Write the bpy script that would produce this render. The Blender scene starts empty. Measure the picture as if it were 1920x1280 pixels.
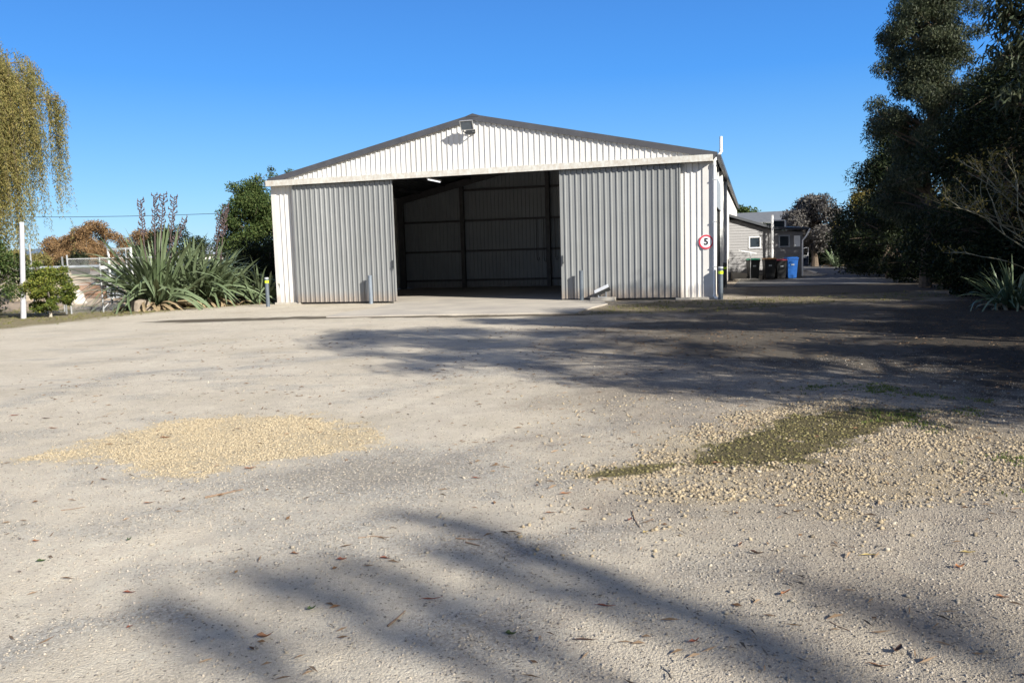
import bpy, bmesh, math, random
import numpy as np
from mathutils import Vector, Matrix, Quaternion
R = math.radians
scene = bpy.context.scene
COL = scene.collection

# ------------------------------------------------------------------ camera
cam_d = bpy.data.cameras.new('camera'); cam = bpy.data.objects.new('camera', cam_d); COL.objects.link(cam)
cam_d.sensor_width = 36.0; cam_d.lens = 36.0 * 1554.8 / 1920.0
cam_d.clip_start = 0.05; cam_d.clip_end = 9000
PITCH, ROLL, CAMZ = 0.105, -0.029, 1.6
cam.matrix_world = (Matrix.Translation((0, 0, CAMZ)) @ Matrix.Rotation(math.pi/2 - PITCH, 4, 'X') @ Matrix.Rotation(ROLL, 4, 'Z'))
scene.camera = cam

# ------------------------------------------------------------------ sky, sun, exposure
SUN_EL = R(28.0)
SUN_H = Vector((0.68, -0.733)).normalized()          # horizontal direction towards the sun
w = bpy.data.worlds.new('World'); scene.world = w; w.use_nodes = True
nt = w.node_tree; bg = nt.nodes['Background']
sky = nt.nodes.new('ShaderNodeTexSky'); sky.sky_type = 'NISHITA'; sky.sun_disc = False
sky.sun_elevation = SUN_EL; sky.sun_rotation = math.atan2(SUN_H.x, SUN_H.y)
sky.air_density = 1.0; sky.dust_density = 0.0; sky.ozone_density = 3.0; sky.altitude = 0
hs = nt.nodes.new('ShaderNodeHueSaturation'); hs.inputs['Saturation'].default_value = 1.2; nt.links.new(sky.outputs[0], hs.inputs['Color'])
# clear deep blue autumn sky: the Nishita sky blended with an even elevation gradient
tcw = nt.nodes.new('ShaderNodeTexCoord'); spw = nt.nodes.new('ShaderNodeSeparateXYZ'); nt.links.new(tcw.outputs['Generated'], spw.inputs[0])
rw = nt.nodes.new('ShaderNodeValToRGB'); nt.links.new(spw.outputs[2], rw.inputs[0]); ew = rw.color_ramp.elements
while len(ew) < 5: ew.new(.5)
for e_, (p_, c_) in zip(ew, [(0, (.17,.39,.63)), (.06, (.125,.345,.62)), (.2, (.034,.205,.60)), (.38, (.03,.115,.40)), (1, (.022,.050,.13))]): e_.position = p_; e_.color = (*c_, 1)
# the sky pales and brightens smoothly towards the sun, behind the viewer
dw = nt.nodes.new('ShaderNodeVectorMath'); dw.operation = 'DOT_PRODUCT'; nt.links.new(tcw.outputs['Generated'], dw.inputs[0])
dw.inputs[1].default_value = (SUN_H.x*math.cos(SUN_EL), SUN_H.y*math.cos(SUN_EL), math.sin(SUN_EL))
mrw = nt.nodes.new('ShaderNodeMapRange'); mrw.interpolation_type = 'SMOOTHSTEP'; mrw.inputs[1].default_value = -.05; mrw.inputs[2].default_value = .8; nt.links.new(dw.outputs['Value'], mrw.inputs[0])
mpw = nt.nodes.new('ShaderNodeMix'); mpw.data_type = 'RGBA'; mpw.inputs[7].default_value = (.27,.265,.28,1); nt.links.new(mrw.outputs[0], mpw.inputs[0]); nt.links.new(rw.outputs[0], mpw.inputs[6])
vm = nt.nodes.new('ShaderNodeVectorMath'); vm.operation = 'SCALE'; vm.inputs['Scale'].default_value = 1/.085*.86; nt.links.new(mpw.outputs[2], vm.inputs[0])
mw = nt.nodes.new('ShaderNodeMix'); mw.data_type = 'RGBA'; mw.inputs[0].default_value = .78; nt.links.new(hs.outputs[0], mw.inputs[6]); nt.links.new(vm.outputs[0], mw.inputs[7])
nt.links.new(mw.outputs[2], bg.inputs[0]); bg.inputs[1].default_value = 0.085
sun_d = bpy.data.lights.new('sun', 'SUN'); sun_d.energy = 5.0; sun_d.angle = R(0.55); sun_d.color = (1.0, 0.955, 0.865)
sun = bpy.data.objects.new('sun', sun_d); COL.objects.link(sun); sun.location = (30, -30, 40)
sd = Vector((-SUN_H.x*math.cos(SUN_EL), -SUN_H.y*math.cos(SUN_EL), -math.sin(SUN_EL)))
sun.rotation_euler = sd.to_track_quat('-Z', 'Y').to_euler()
vs = scene.view_settings; scene.display_settings.display_device = 'sRGB'
vs.view_transform = 'Standard'; vs.look = 'None'; vs.gamma = 1.0; vs.use_curve_mapping = False; vs.exposure = 0.92
scene.render.engine = 'CYCLES'

# ------------------------------------------------------------------ helpers
def tag(o, label=None, cat=None, group=None, kind=None):
    if label: o['label'] = label
    if cat: o['category'] = cat
    if group: o['group'] = group
    if kind: o['kind'] = kind
    return o
def link(o, parent=None):
    COL.objects.link(o)
    if parent is not None: o.parent = parent
    return o
def empty(name, loc=(0, 0, 0), rz=0, parent=None):
    o = bpy.data.objects.new(name, None); o.empty_display_size = .2
    link(o, parent); o.location = loc; o.rotation_euler = (0, 0, rz); return o
def mesh_np(name, V, F, mat=None, parent=None, smooth=False):
    """V (n,3), F (m,k) uniform polygon size"""
    V = np.ascontiguousarray(V, dtype=np.float32); F = np.ascontiguousarray(F, dtype=np.int32)
    me = bpy.data.meshes.new(name); me.vertices.add(len(V)); me.vertices.foreach_set('co', V.ravel())
    m, k = F.shape
    me.loops.add(m*k); me.loops.foreach_set('vertex_index', F.ravel())
    me.polygons.add(m); me.polygons.foreach_set('loop_start', np.arange(0, m*k, k, dtype=np.int32))
    try: me.polygons.foreach_set('loop_total', np.full(m, k, dtype=np.int32))
    except Exception: pass
    if smooth: me.polygons.foreach_set('use_smooth', np.ones(m, dtype=bool))
    me.update(calc_edges=True); me.validate()
    if mat: me.materials.append(mat)
    o = bpy.data.objects.new(name, me); return link(o, parent)
class MB:
    def __init__(s): s.v = []; s.f = []
    def add(s, vs, fs):
        b = len(s.v); s.v += [tuple(p) for p in vs]; s.f += [tuple(i+b for i in f) for f in fs]; return s
    def box(s, x0, x1, y0, y1, z0, z1, M=None):
        P = [Vector(p) for p in ((x0,y0,z0),(x1,y0,z0),(x1,y1,z0),(x0,y1,z0),(x0,y0,z1),(x1,y0,z1),(x1,y1,z1),(x0,y1,z1))]
        if M: P = [M @ p for p in P]
        return s.add(P, [(0,3,2,1),(4,5,6,7),(0,1,5,4),(1,2,6,5),(2,3,7,6),(3,0,4,7)])
    def tube(s, pts, rad, n=8, cap=True):
        pts = [Vector(p) for p in pts]
        if not hasattr(rad, '__len__'): rad = [rad]*len(pts)
        rings = []; up = None
        for i, p in enumerate(pts):
            t = (pts[min(i+1, len(pts)-1)] - pts[max(i-1, 0)]).normalized()
            if up is None:
                up = Vector((0,0,1)) if abs(t.z) < .9 else Vector((1,0,0))
            a = t.cross(up).normalized(); b = a.cross(t).normalized(); up = b
            rings.append([p + (a*math.cos(q) + b*math.sin(q))*rad[i] for q in [2*math.pi*k/n for k in range(n)]])
        base = len(s.v)
        for r in rings: s.v += [tuple(p) for p in r]
        for i in range(len(rings)-1):
            for k in range(n):
                a0 = base+i*n+k; a1 = base+i*n+(k+1)%n
                s.f.append((a0, a1, a1+n, a0+n))
        if cap:
            s.f.append(tuple(base+k for k in range(n))[::-1]); e = base+(len(rings)-1)*n
            s.f.append(tuple(e+k for k in range(n)))
        return s
    def loft(s, secs, cap=True):
        n = len(secs[0]); base = len(s.v)
        for r in secs: s.v += [tuple(p) for p in r]
        for i in range(len(secs)-1):
            for k in range(n):
                a0 = base+i*n+k; a1 = base+i*n+(k+1)%n
                s.f.append((a0, a1, a1+n, a0+n))
        if cap:
            s.f.append(tuple(base+k for k in range(n))[::-1]); e = base+(len(secs)-1)*n
            s.f.append(tuple(e+k for k in range(n)))
        return s
    def build(s, name, mat=None, parent=None, smooth=False, bevel=0):
        me = bpy.data.meshes.new(name); me.from_pydata(s.v, [], s.f); me.update()
        bm = bmesh.new(); bm.from_mesh(me); bmesh.ops.recalc_face_normals(bm, faces=bm.faces)
        if bevel: bmesh.ops.bevel(bm, geom=list(bm.edges), offset=bevel, segments=2, affect='EDGES', clamp_overlap=True)
        bm.to_mesh(me); bm.free()
        if smooth:
            for p in me.polygons: p.use_smooth = True
            try: me.set_sharp_from_angle(angle=R(35))
            except Exception: pass
        if mat: me.materials.append(mat)
        o = bpy.data.objects.new(name, me); return link(o, parent)

# numpy noise
def _hash(ix, iy, seed):
    h = (ix.astype(np.int64)*374761393 + iy.astype(np.int64)*668265263 + seed*1442695041) & 0x7fffffff
    h = ((h ^ (h >> 13))*1274126177) & 0x7fffffff
    return ((h ^ (h >> 16)) & 0xffff)/65535.0
def vnoise(x, y, seed=0):
    ix = np.floor(x); iy = np.floor(y); fx = x-ix; fy = y-iy
    fx = fx*fx*(3-2*fx); fy = fy*fy*(3-2*fy)
    a = _hash(ix, iy, seed); b = _hash(ix+1, iy, seed); c = _hash(ix, iy+1, seed); d = _hash(ix+1, iy+1, seed)
    return (a*(1-fx)+b*fx)*(1-fy) + (c*(1-fx)+d*fx)*fy
def fbm(x, y, seed=0, o=4):
    s = 0; a = .5; t = 0
    for i in range(o):
        s = s + a*vnoise(x*2**i+17.3*i, y*2**i-9.1*i, seed+i); t += a; a *= .5
    return s/t
def sstep(a, b, x):
    t = np.clip((x-a)/(b-a), 0, 1); return t*t*(3-2*t)
def poly_sd(x, y, poly):
    """signed distance, positive inside"""
    d = np.full(x.shape, 1e9); inside = np.zeros(x.shape, bool); n = len(poly)
    for i in range(n):
        x0, y0 = poly[i]; x1, y1 = poly[(i+1) % n]
        ex, ey = x1-x0, y1-y0; L = ex*ex+ey*ey+1e-12
        t = np.clip(((x-x0)*ex+(y-y0)*ey)/L, 0, 1)
        d = np.minimum(d, (x-x0-t*ex)**2+(y-y0-t*ey)**2)
        c = ((y0 > y) != (y1 > y)) & (x < (x1-x0)*(y-y0)/((y1-y0) if y1 != y0 else 1e-9)+x0)
        inside ^= c
    d = np.sqrt(d); return np.where(inside, d, -d)

# ------------------------------------------------------------------ materials
def new_mat(name):
    m = bpy.data.materials.new(name); m.use_nodes = True
    return m, m.node_tree, m.node_tree.nodes['Principled BSDF']
def ramp(nt, stops, fac=None):
    r = nt.nodes.new('ShaderNodeValToRGB'); e = r.color_ramp.elements
    while len(e) < len(stops): e.new(.5)
    for k, (p, c) in enumerate(stops): e[k].position = p; e[k].color = (*c, 1) if len(c) == 3 else c
    if fac is not None: nt.links.new(fac, r.inputs[0])
    return r
def noise(nt, scale, detail=4, rough=.55, vec=None, dist=0):
    n = nt.nodes.new('ShaderNodeTexNoise'); n.inputs['Scale'].default_value = scale; n.inputs['Detail'].default_value = detail
    n.inputs['Roughness'].default_value = rough; n.inputs['Distortion'].default_value = dist
    if vec is not None: nt.links.new(vec, n.inputs['Vector'])
    return n
def mix(nt, a, b, fac, mode='MIX'):
    m = nt.nodes.new('ShaderNodeMix'); m.data_type = 'RGBA'; m.blend_type = mode
    for s, v in ((6, a), (7, b), (0, fac)):
        if isinstance(v, (tuple, list)): m.inputs[s].default_value = (*v, 1) if len(v) == 3 else v
        elif isinstance(v, (int, float)): m.inputs[s].default_value = v
        else: nt.links.new(v, m.inputs[s])
    return m.outputs[2]
def mth(nt, op, a, b=None):
    m = nt.nodes.new('ShaderNodeMath'); m.operation = op
    for i, v in enumerate((a, b)):
        if v is None: continue
        if isinstance(v, (int, float)): m.inputs[i].default_value = v
        else: nt.links.new(v, m.inputs[i])
    return m.outputs[0]
def geo_pos(nt):
    return nt.nodes.new('ShaderNodeNewGeometry').outputs['Position']
def objc(nt):
    return nt.nodes.new('ShaderNodeTexCoord').outputs['Object']
def bump(nt, bsdf, h, strength=.3, dist=.01):
    b = nt.nodes.new('ShaderNodeBump'); b.inputs['Strength'].default_value = strength; b.inputs['Distance'].default_value = dist
    nt.links.new(h, b.inputs['Height']); nt.links.new(b.outputs[0], bsdf.inputs['Normal'])
def simple(name, col, rough=.6, metal=0, var=.12, scale=6, bmp=.1, spec=.5):
    m, nt, p = new_mat(name); n = noise(nt, scale, 5, .6, objc(nt))
    c0 = tuple(c*(1-var) for c in col); c1 = tuple(min(1, c*(1+var)) for c in col)
    r = ramp(nt, [(.3, c0), (.7, c1)], n.outputs[0]); nt.links.new(r.outputs[0], p.inputs['Base Color'])
    p.inputs['Roughness'].default_value = rough; p.inputs['Metallic'].default_value = metal
    p.inputs['Specular IOR Level'].default_value = spec
    if bmp: bump(nt, p, n.outputs[0], bmp, .01)
    return m
def cladding_mat(name, col, dirt, base_dirt=.0, rough=.45, h=.5, zs=.6):
    """painted steel: vertical grime streaks, and a dirty splash zone at the foot"""
    m, nt, p = new_mat(name); pos = geo_pos(nt)
    mp = nt.nodes.new('ShaderNodeMapping'); mp.inputs['Scale'].default_value = (9, 9, zs); nt.links.new(pos, mp.inputs[0])
    n = noise(nt, 1.0, 6, .65, mp.outputs[0]); r = ramp(nt, [(.35, (0,0,0)), (.75, (1,1,1))], n.outputs[0])
    n2 = noise(nt, 1.3, 4, .6, pos); r2 = ramp(nt, [(.3, tuple(c*.93 for c in col)), (.7, tuple(min(1, c*1.04) for c in col))], n2.outputs[0])
    c = mix(nt, r2.outputs[0], dirt, mth(nt, 'MULTIPLY', r.outputs[0], h))
    if base_dirt:
        sep = nt.nodes.new('ShaderNodeSeparateXYZ'); nt.links.new(pos, sep.inputs[0])
        mp2 = nt.nodes.new('ShaderNodeMapping'); mp2.inputs['Scale'].default_value = (14, 14, 3); nt.links.new(pos, mp2.inputs[0])
        n3 = noise(nt, 1, 3, .6, mp2.outputs[0])
        z = mth(nt, 'ADD', sep.outputs[2], mth(nt, 'MULTIPLY', n3.outputs[0], -.35))
        r3 = ramp(nt, [(.0, (1,1,1)), (.3, (0,0,0))], z)
        c = mix(nt, c, (.30, .17, .08), mth(nt, 'MULTIPLY', r3.outputs[0], base_dirt))
    oi = nt.nodes.new('ShaderNodeObjectInfo'); c = mix(nt, c, ramp(nt, [(0, (.44,.44,.44)), (1, (.55,.55,.55))], oi.outputs['Random']).outputs[0], 1.0, 'OVERLAY') if name != 'track_cover' else c
    nt.links.new(c, p.inputs['Base Color']); p.inputs['Roughness'].default_value = rough
    return m
def leaf_mat(name, stops, trans=.25, rough=.5):
    m, nt, p = new_mat(name); g = nt.nodes.new('ShaderNodeNewGeometry')
    rp = g.outputs['Random Per Island']; n = noise(nt, .9, 3, .6, g.outputs['Position'])
    f = mth(nt, 'ADD', mth(nt, 'MULTIPLY', rp, .55), mth(nt, 'MULTIPLY', n.outputs[0], .5))
    r = ramp(nt, stops, f); nt.links.new(r.outputs[0], p.inputs['Base Color'])
    p.inputs['Roughness'].default_value = rough; p.inputs['Specular IOR Level'].default_value = .35 if name.startswith('flax') else .14
    t = nt.nodes.new('ShaderNodeBsdfTranslucent'); nt.links.new(r.outputs[0], t.inputs[0])
    mx = nt.nodes.new('ShaderNodeMixShader'); mx.inputs[0].default_value = trans
    nt.links.new(p.outputs[0], mx.inputs[1]); nt.links.new(t.outputs[0], mx.inputs[2])
    nt.links.new(mx.outputs[0], nt.nodes['Material Output'].inputs[0])
    return m
def stone_mat(name, stops, rough=.85):
    m, nt, p = new_mat(name); g = nt.nodes.new('ShaderNodeNewGeometry')
    r = ramp(nt, stops, g.outputs['Random Per Island']); n = noise(nt, 90, 3, .6, g.outputs['Position'])
    c = mix(nt, r.outputs[0], n.outputs[0], .12, 'OVERLAY'); nt.links.new(c, p.inputs['Base Color'])
    p.inputs['Roughness'].default_value = rough; p.inputs['Specular IOR Level'].default_value = .2
    return m

M = {}
M['white'] = cladding_mat('white_cladding', (.69,.67,.645), (.55,.52,.46), .25, h=.35)
M['gable'] = cladding_mat('gable_cladding', (.70,.685,.655), (.62,.58,.52), 0, h=.3)
M['door'] = cladding_mat('door_cladding', (.255,.262,.262), (.20,.205,.20), .3, h=.5)
M['inner'] = cladding_mat('inner_cladding', (.30,.33,.37), (.28,.30,.33), .2, h=.5)
M['roof'] = simple('roof_steel', (.055,.060,.07), .4, .2, .2, 2, .05)
M['barge'] = simple('barge_flashing', (.075,.075,.082), .45, .1, .15, 3, .05)
M['steel'] = simple('frame_steel', (.10,.10,.11), .6, .4, .2, 5)
M['track'] = cladding_mat('track_cover', (.62,.62,.58), (.30,.20,.12), 0, .5, .6, 6)
M['pvc'] = simple('white_pvc', (.80,.80,.79), .35, 0, .05, 4, .02)
M['polep'] = simple('pole_paint', (.42,.42,.45), .5, 0, .1, 6, .03)
M['concrete'] = simple('concrete', (.42,.39,.34), .85, 0, .16, 3, .3, .2)
M['greypaint'] = simple('grey_paint', (.10,.12,.145), .5, .1, .15, 8, .05)
M['greylite'] = simple('pale_grey_paint', (.30,.33,.36), .5, .1, .15, 8, .05)
M['bollardpale'] = simple('faded_grey_paint', (.17,.20,.24), .5, .1, .15, 8, .05)
M['hiviz'] = simple('hi_vis_band', (.62,.85,.03), .4, 0, .04, 4, .0)
M['cap'] = simple('bollard_cap', (.45,.47,.48), .5, 0, .08, 4, .0)
M['black'] = simple('black_plastic', (.012,.013,.014), .45, 0, .2, 6, .05)
M['darksteel'] = simple('dark_steel', (.06,.065,.07), .45, .3, .2, 6, .05)
M['alu'] = simple('aluminium', (.62,.63,.64), .35, .7, .08, 6, .03)
M['galv'] = simple('galvanised_steel', (.42,.43,.44), .45, .5, .15, 12, .05)
M['red'] = simple('sign_red', (.58,.04,.07), .4, 0, .06, 4, 0)
M['signwhite'] = simple('sign_white', (.80,.80,.80), .4, 0, .03, 4, 0)
M['signblack'] = simple('sign_black', (.01,.01,.015), .4, 0, .05, 4, 0)
M['bark'] = simple('bark', (.13,.10,.075), .9, 0, .35, 14, .8, .1)
M['palebark'] = simple('pale_bark', (.38,.34,.29), .85, 0, .25, 10, .5, .1)
M['twig'] = simple('lichen_twig', (.26,.24,.17), .85, 0, .3, 20, .4, .1)
m, nt_, p_ = new_mat('window_glass'); p_.inputs['Base Color'].default_value = (.03,.04,.05,1); p_.inputs['Roughness'].default_value = .06; p_.inputs['Specular IOR Level'].default_value = .8; M['glass'] = m
m, nt_, p_ = new_mat('tube_light'); p_.inputs['Base Color'].default_value = (.9,.9,.9,1); p_.inputs['Emission Color'].default_value = (.95,.97,1,1); p_.inputs['Emission Strength'].default_value = .6; M['tube'] = m

# ------------------------------------------------------------------ ground
YELLOW = [(-4.1,6.87),(-4.06,7.25),(-3.81,7.83),(-3.45,8.48),(-2.88,8.6),(-2.11,8.65),(-1.91,8.25),(-1.35,7.78),(-1.16,7.09),(-1.28,6.81),(-1.78,6.68),(-2.05,6.29),(-2.34,6.06),(-2.72,6.21),(-3.09,6.57),(-3.72,6.79)]
CHIPS = [(0.47,5.86),(0.9,6.45),(1.57,7.38),(2.39,8.02),(3.35,8.62),(3.9,8.0),(4.3,7.1),(4.1,5.8),(3.15,5.06),(2.42,5.02),(2.02,4.84),(1.66,5.21),(1.24,4.91),(0.84,4.7),(0.91,5.28),(1.16,5.64)]
MOSS = [(1.34,6.22),(1.59,6.64),(2.02,7.09),(2.38,7.5),(3.1,7.97),(3.78,7.86),(3.69,7.56),(3.21,7.15),(2.78,6.58),(2.36,6.27),(2.01,5.95),(1.62,5.95),(1.37,6.09)]
MOSS2 = [(.51,5.88),(.9,6.14),(1.2,6.21),(1.26,6.1),(.9,5.88),(.58,5.8)]
DAMP = [(-10.48,23.23),(-9.58,23.75),(-7.2,23.55),(-6.03,23.6),(-3.87,23.26),(-1.42,22.29),(1.96,21.53),(1.86,20.9),(-1.35,21.5),(-3.7,22.3),(-5.82,22.6),(-8.05,22.5),(-9.06,22.5)]
SLAB = [(-5.11,22.85),(-4.99,24.35),(-4.31,25.94),(-3.96,29.4),(1.84,27.7),(2.95,27.3),(2.92,24.96),(2.3,23.51),(1.76,21.75),(-1.4,22.4)]
GRASS_R = [(1.8,21.3),(3.0,24.6),(4.6,25.6),(6.8,25.6),(9.5,27.0),(13,27.5),(13.5,24),(7.81,22.38),(4.63,21.0)]
GRASS_L = [(-40,14),(-17.0,19.0),(-13.6,22.3),(-12.9,24.03),(-12.3,26.64),(-11.4,29.2),(-10.3,30.4),(-9.5,31.2),(-9.5,40),(-60,60),(-60,14)]
GREY = [(-1.1,7.0),(-1.75,6.41),(-2.0,5.97),(-1.6,5.3),(-.6,5.2),(0,5.9),(-.1,7.0)]
WORN = [(-1.0,6.6),(-1.6,6.3),(-1.8,6.0),(-1.0,5.8),(-.4,6.0),(-.4,6.5)]
WORN2 = [(.2,8.9),(1.0,8.5),(2.0,8.9),(2.6,9.9),(1.6,10.1),(.6,9.6)]
UNDER = [(4.3,7.4),(4.7,10),(5.0,13),(6.0,17),(8.0,20.5),(11,23.0),(14.5,26),(16,32),(19,40),(22.5,52),(26,70),(60,70),(60,-5),(6,3)]  # dark litter ground under the trees, with their shade painted in
TAN = [(-30,31),(-12.6,31.2),(-12.0,36),(-20,48),(-40,52)]
TRACKS = [[(-2.02, 5.7), (-1.42, 6.22), (-0.5, 6.62), (0.16, 6.92), (0.91, 7.47), (1.76, 8.26), (3.3, 10.4)], [(-1.27, 4.65), (-0.7, 5.09), (-0.14, 5.39), (0.43, 5.86), (1.11, 6.42), (1.59, 6.64)], [(-2.14, 3.25), (-2.1, 3.54), (-1.86, 3.69), (-1.59, 3.7)], [(-2.39, 5.88), (-1.89, 5.89), (-1.34, 5.51), (-0.79, 5.78)], [(-1.71, 9.66), (-0.8, 10.98), (0.29, 11.53), (1.38, 11.3)], [(-0.2, 4.15), (0.56, 4.68), (1.08, 4.93)], [(-5.83, 9.29), (-5.81, 12.24), (-4.13, 12.47), (-2.38, 14.1)], [(-2.89, 4.79), (-2.32, 5.25), (-1.79, 5.55)]]
def line_d(x, y, pl):
    d = np.full(np.shape(x), 1e9)
    for (x0, y0), (x1, y1) in zip(pl, pl[1:]):
        ex, ey = x1-x0, y1-y0; t = np.clip(((x-x0)*ex+(y-y0)*ey)/(ex*ex+ey*ey), 0, 1)
        d = np.minimum(d, (x-x0-t*ex)**2+(y-y0-t*ey)**2)
    return np.sqrt(d)
def masks(x, y):
    n1 = fbm(x*2.2, y*2.2, 3)-.5; n2 = fbm(x*9, y*9, 5, 3)-.5; n3 = fbm(x*.35, y*.35, 9)-.5
    e = n1*.55+n2*.22
    yel = sstep(-.14, .16, poly_sd(x, y, YELLOW)+e*.8+n2*.25)
    chp = sstep(-.25, .30, poly_sd(x, y, CHIPS)+e*1.2)
    mos = np.maximum(sstep(-.10, .12, poly_sd(x, y, MOSS)+.06+e*.7+n2*.22)*sstep(.12,.27,fbm(x*6, y*6, 55, 3)), sstep(-.05, .05, poly_sd(x, y, MOSS2)+e*.3))
    dmp = sstep(-.08, .10, poly_sd(x, y, DAMP)+e*.5)
    gr = np.maximum(sstep(-.6, .4, poly_sd(x, y, GRASS_R)+e*1.4)*.85, sstep(-.5, .5, poly_sd(x, y, GRASS_L)+n1*1.0+n2*.5))
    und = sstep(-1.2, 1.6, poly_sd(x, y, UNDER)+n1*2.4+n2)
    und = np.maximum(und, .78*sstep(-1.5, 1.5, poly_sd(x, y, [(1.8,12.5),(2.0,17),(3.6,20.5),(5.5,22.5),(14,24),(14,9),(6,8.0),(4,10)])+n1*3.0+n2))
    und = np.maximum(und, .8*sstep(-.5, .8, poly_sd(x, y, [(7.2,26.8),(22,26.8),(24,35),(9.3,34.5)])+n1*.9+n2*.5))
    gry = np.maximum(sstep(-.3, .3, poly_sd(x, y, GREY)+e), sstep(.08, .22, (fbm(x*1.1+4, y*2.0, 21)-.5)*1.0)*.6*sstep(30, 12, y))
    dmp = np.maximum(dmp, .30*np.maximum(sstep(-.35, .3, poly_sd(x, y, WORN)+e), .8*sstep(-.5, .4, poly_sd(x, y, WORN2)+e*1.5)))
    trk = 0
    for pl in TRACKS: trk = np.maximum(trk, np.exp(-(line_d(x, y, pl)/(.07+.02*np.abs(y)))**2))
    gry = np.maximum(gry, trk*sstep(.3, .6, fbm(x*3, y*4.5, 61)))
    tan = sstep(-.8, .8, poly_sd(x, y, TAN)+n1*2)
    far = sstep(50, 70, np.hypot(x, y))
    return dict(yel=yel, chp=chp, mos=mos, dmp=dmp, gr=np.clip(gr+far, 0, 1), und=und, gry=gry, tan=tan, n1=n1, n3=n3)
def ground_h(x, y):
    r = np.hypot(x, y); near = sstep(26, 12, r)
    h = (fbm(x*.5, y*.5, 31)-.5)*.05 + (fbm(x*3.1, y*2.4, 32)-.5)*.012
    rough = sstep(.42, .62, fbm(x*.8+3, y*.8, 33))*.7+.3
    rough = rough*(1+1.0*sstep(-.5, 3, x))
    h = h + (fbm(x*11, y*11, 34, 3)-.5)*.007*rough
    # faint wheel tracks sweeping through the yard
    t = x*.86 - y*.5 + .25*np.sin(y*.5)
    h = h - .010*np.exp(-((np.mod(t+1.0, 1.9)-.95)/.16)**2)*sstep(14, 6, r)
    return h*near
def spacing(lo, hi, dense, step, grow, mid=None):
    """1-D coordinates: dense inside, growing outside"""
    a, b = dense; xs = list(np.arange(a, b, step)); s = step; q = xs[-1]
    while q < hi: s *= grow; q += s; xs.append(q)
    s = step; q = a; pre = []
    while q > lo: s *= grow; q -= s; pre.append(q)
    return np.array(pre[::-1]+xs)
xs = spacing(-4500, 4500, (-4.6, 4.6), .042, 1.035); ys = spacing(-4500, 4500, (2.4, 10.5), .036, 1.022)
X, Y = np.meshgrid(xs, ys); nx, ny = len(xs), len(ys)
x = X.ravel(); y = Y.ravel()
Vv = np.stack([x, y, ground_h(x, y)], 1)
ii = (np.arange(ny-1)[:, None]*nx + np.arange(nx-1)[None, :]).ravel()
Ff = np.stack([ii, ii+1, ii+nx+1, ii+nx], 1)
m, nt, p = new_mat('gravel_yard')
pos = geo_pos(nt)
A1 = nt.nodes.new('ShaderNodeAttribute'); A1.attribute_name = 'm1'; S1 = nt.nodes.new('ShaderNodeSeparateColor'); nt.links.new(A1.outputs['Color'], S1.inputs[0])
A2 = nt.nodes.new('ShaderNodeAttribute'); A2.attribute_name = 'm2'; S2 = nt.nodes.new('ShaderNodeSeparateColor'); nt.links.new(A2.outputs['Color'], S2.inputs[0])
nb = noise(nt, .55, 6, .6, pos); nm = noise(nt, 5, 6, .65, pos); nf = noise(nt, 48, 5, .7, pos); nff = noise(nt, 190, 3, .7, pos)
base = ramp(nt, [(.25, (.43,.372,.285)), (.5, (.535,.475,.38)), (.75, (.60,.54,.44))], nb.outputs[0]).outputs[0]
base = mix(nt, base, ramp(nt, [(.3, (.30,.30,.30)), (.7, (.66,.66,.66))], nm.outputs[0]).outputs[0], .28, 'OVERLAY')
vor = nt.nodes.new('ShaderNodeTexVoronoi'); vor.inputs['Scale'].default_value = 75; nt.links.new(pos, vor.inputs['Vector'])
pebc = ramp(nt, [(.0, (.21,.20,.185)), (.45, (.33,.315,.285)), (.8, (.47,.445,.40)), (1, (.15,.14,.12))], mth(nt, 'FRACT', mth(nt, 'MULTIPLY', vor.outputs['Color'], 3.7))).outputs[0]
base = mix(nt, base, pebc, mth(nt, 'ADD', mth(nt, 'MULTIPLY', S2.outputs[0], .70), .10))
yc = ramp(nt, [(.3, (.42,.345,.23)), (.7, (.51,.43,.30))], nf.outputs[0]).outputs[0]
base = mix(nt, base, yc, S1.outputs[0])
base = mix(nt, base, mix(nt, (.46,.385,.265), nf.outputs[0], .4, 'OVERLAY'), mth(nt, 'MULTIPLY', S1.outputs[1], .85))
mc = ramp(nt, [(.3, (.06,.052,.03)), (.5, (.13,.112,.048)), (.7, (.21,.18,.10))], nf.outputs[0]).outputs[0]
base = mix(nt, base, mc, mth(nt, 'MULTIPLY', S1.outputs[2], .95))
gc = ramp(nt, [(.3, (.10,.095,.04)), (.5, (.19,.16,.085)), (.7, (.27,.215,.13))], nm.outputs[0]).outputs[0]
base = mix(nt, base, gc, mth(nt, 'MULTIPLY', A1.outputs['Alpha'], .9))
uc = ramp(nt, [(.3, (.022,.018,.013)), (.55, (.042,.035,.025)), (.75, (.085,.066,.042))], nf.outputs[0]).outputs[0]  # leaf litter brown, deepened to near black as painted tree shade
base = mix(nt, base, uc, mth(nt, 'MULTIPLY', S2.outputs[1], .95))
base = mix(nt, base, (.085,.07,.05), mth(nt, 'MULTIPLY', S2.outputs[2], .95))
tc = ramp(nt, [(.3, (.36,.27,.18)), (.7, (.52,.41,.30))], nm.outputs[0]).outputs[0]
base = mix(nt, base, tc, A2.outputs['Alpha'])
base = mix(nt, base, ramp(nt, [(.28, (.25,.25,.25)), (.5, (.5,.5,.5)), (.72, (.72,.72,.72))], nf.outputs[0]).outputs[0], .35, 'OVERLAY')
base = mix(nt, base, ramp(nt, [(.3, (.2,.2,.2)), (.7, (.8,.8,.8))], nff.outputs[0]).outputs[0], .42, 'OVERLAY')
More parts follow.
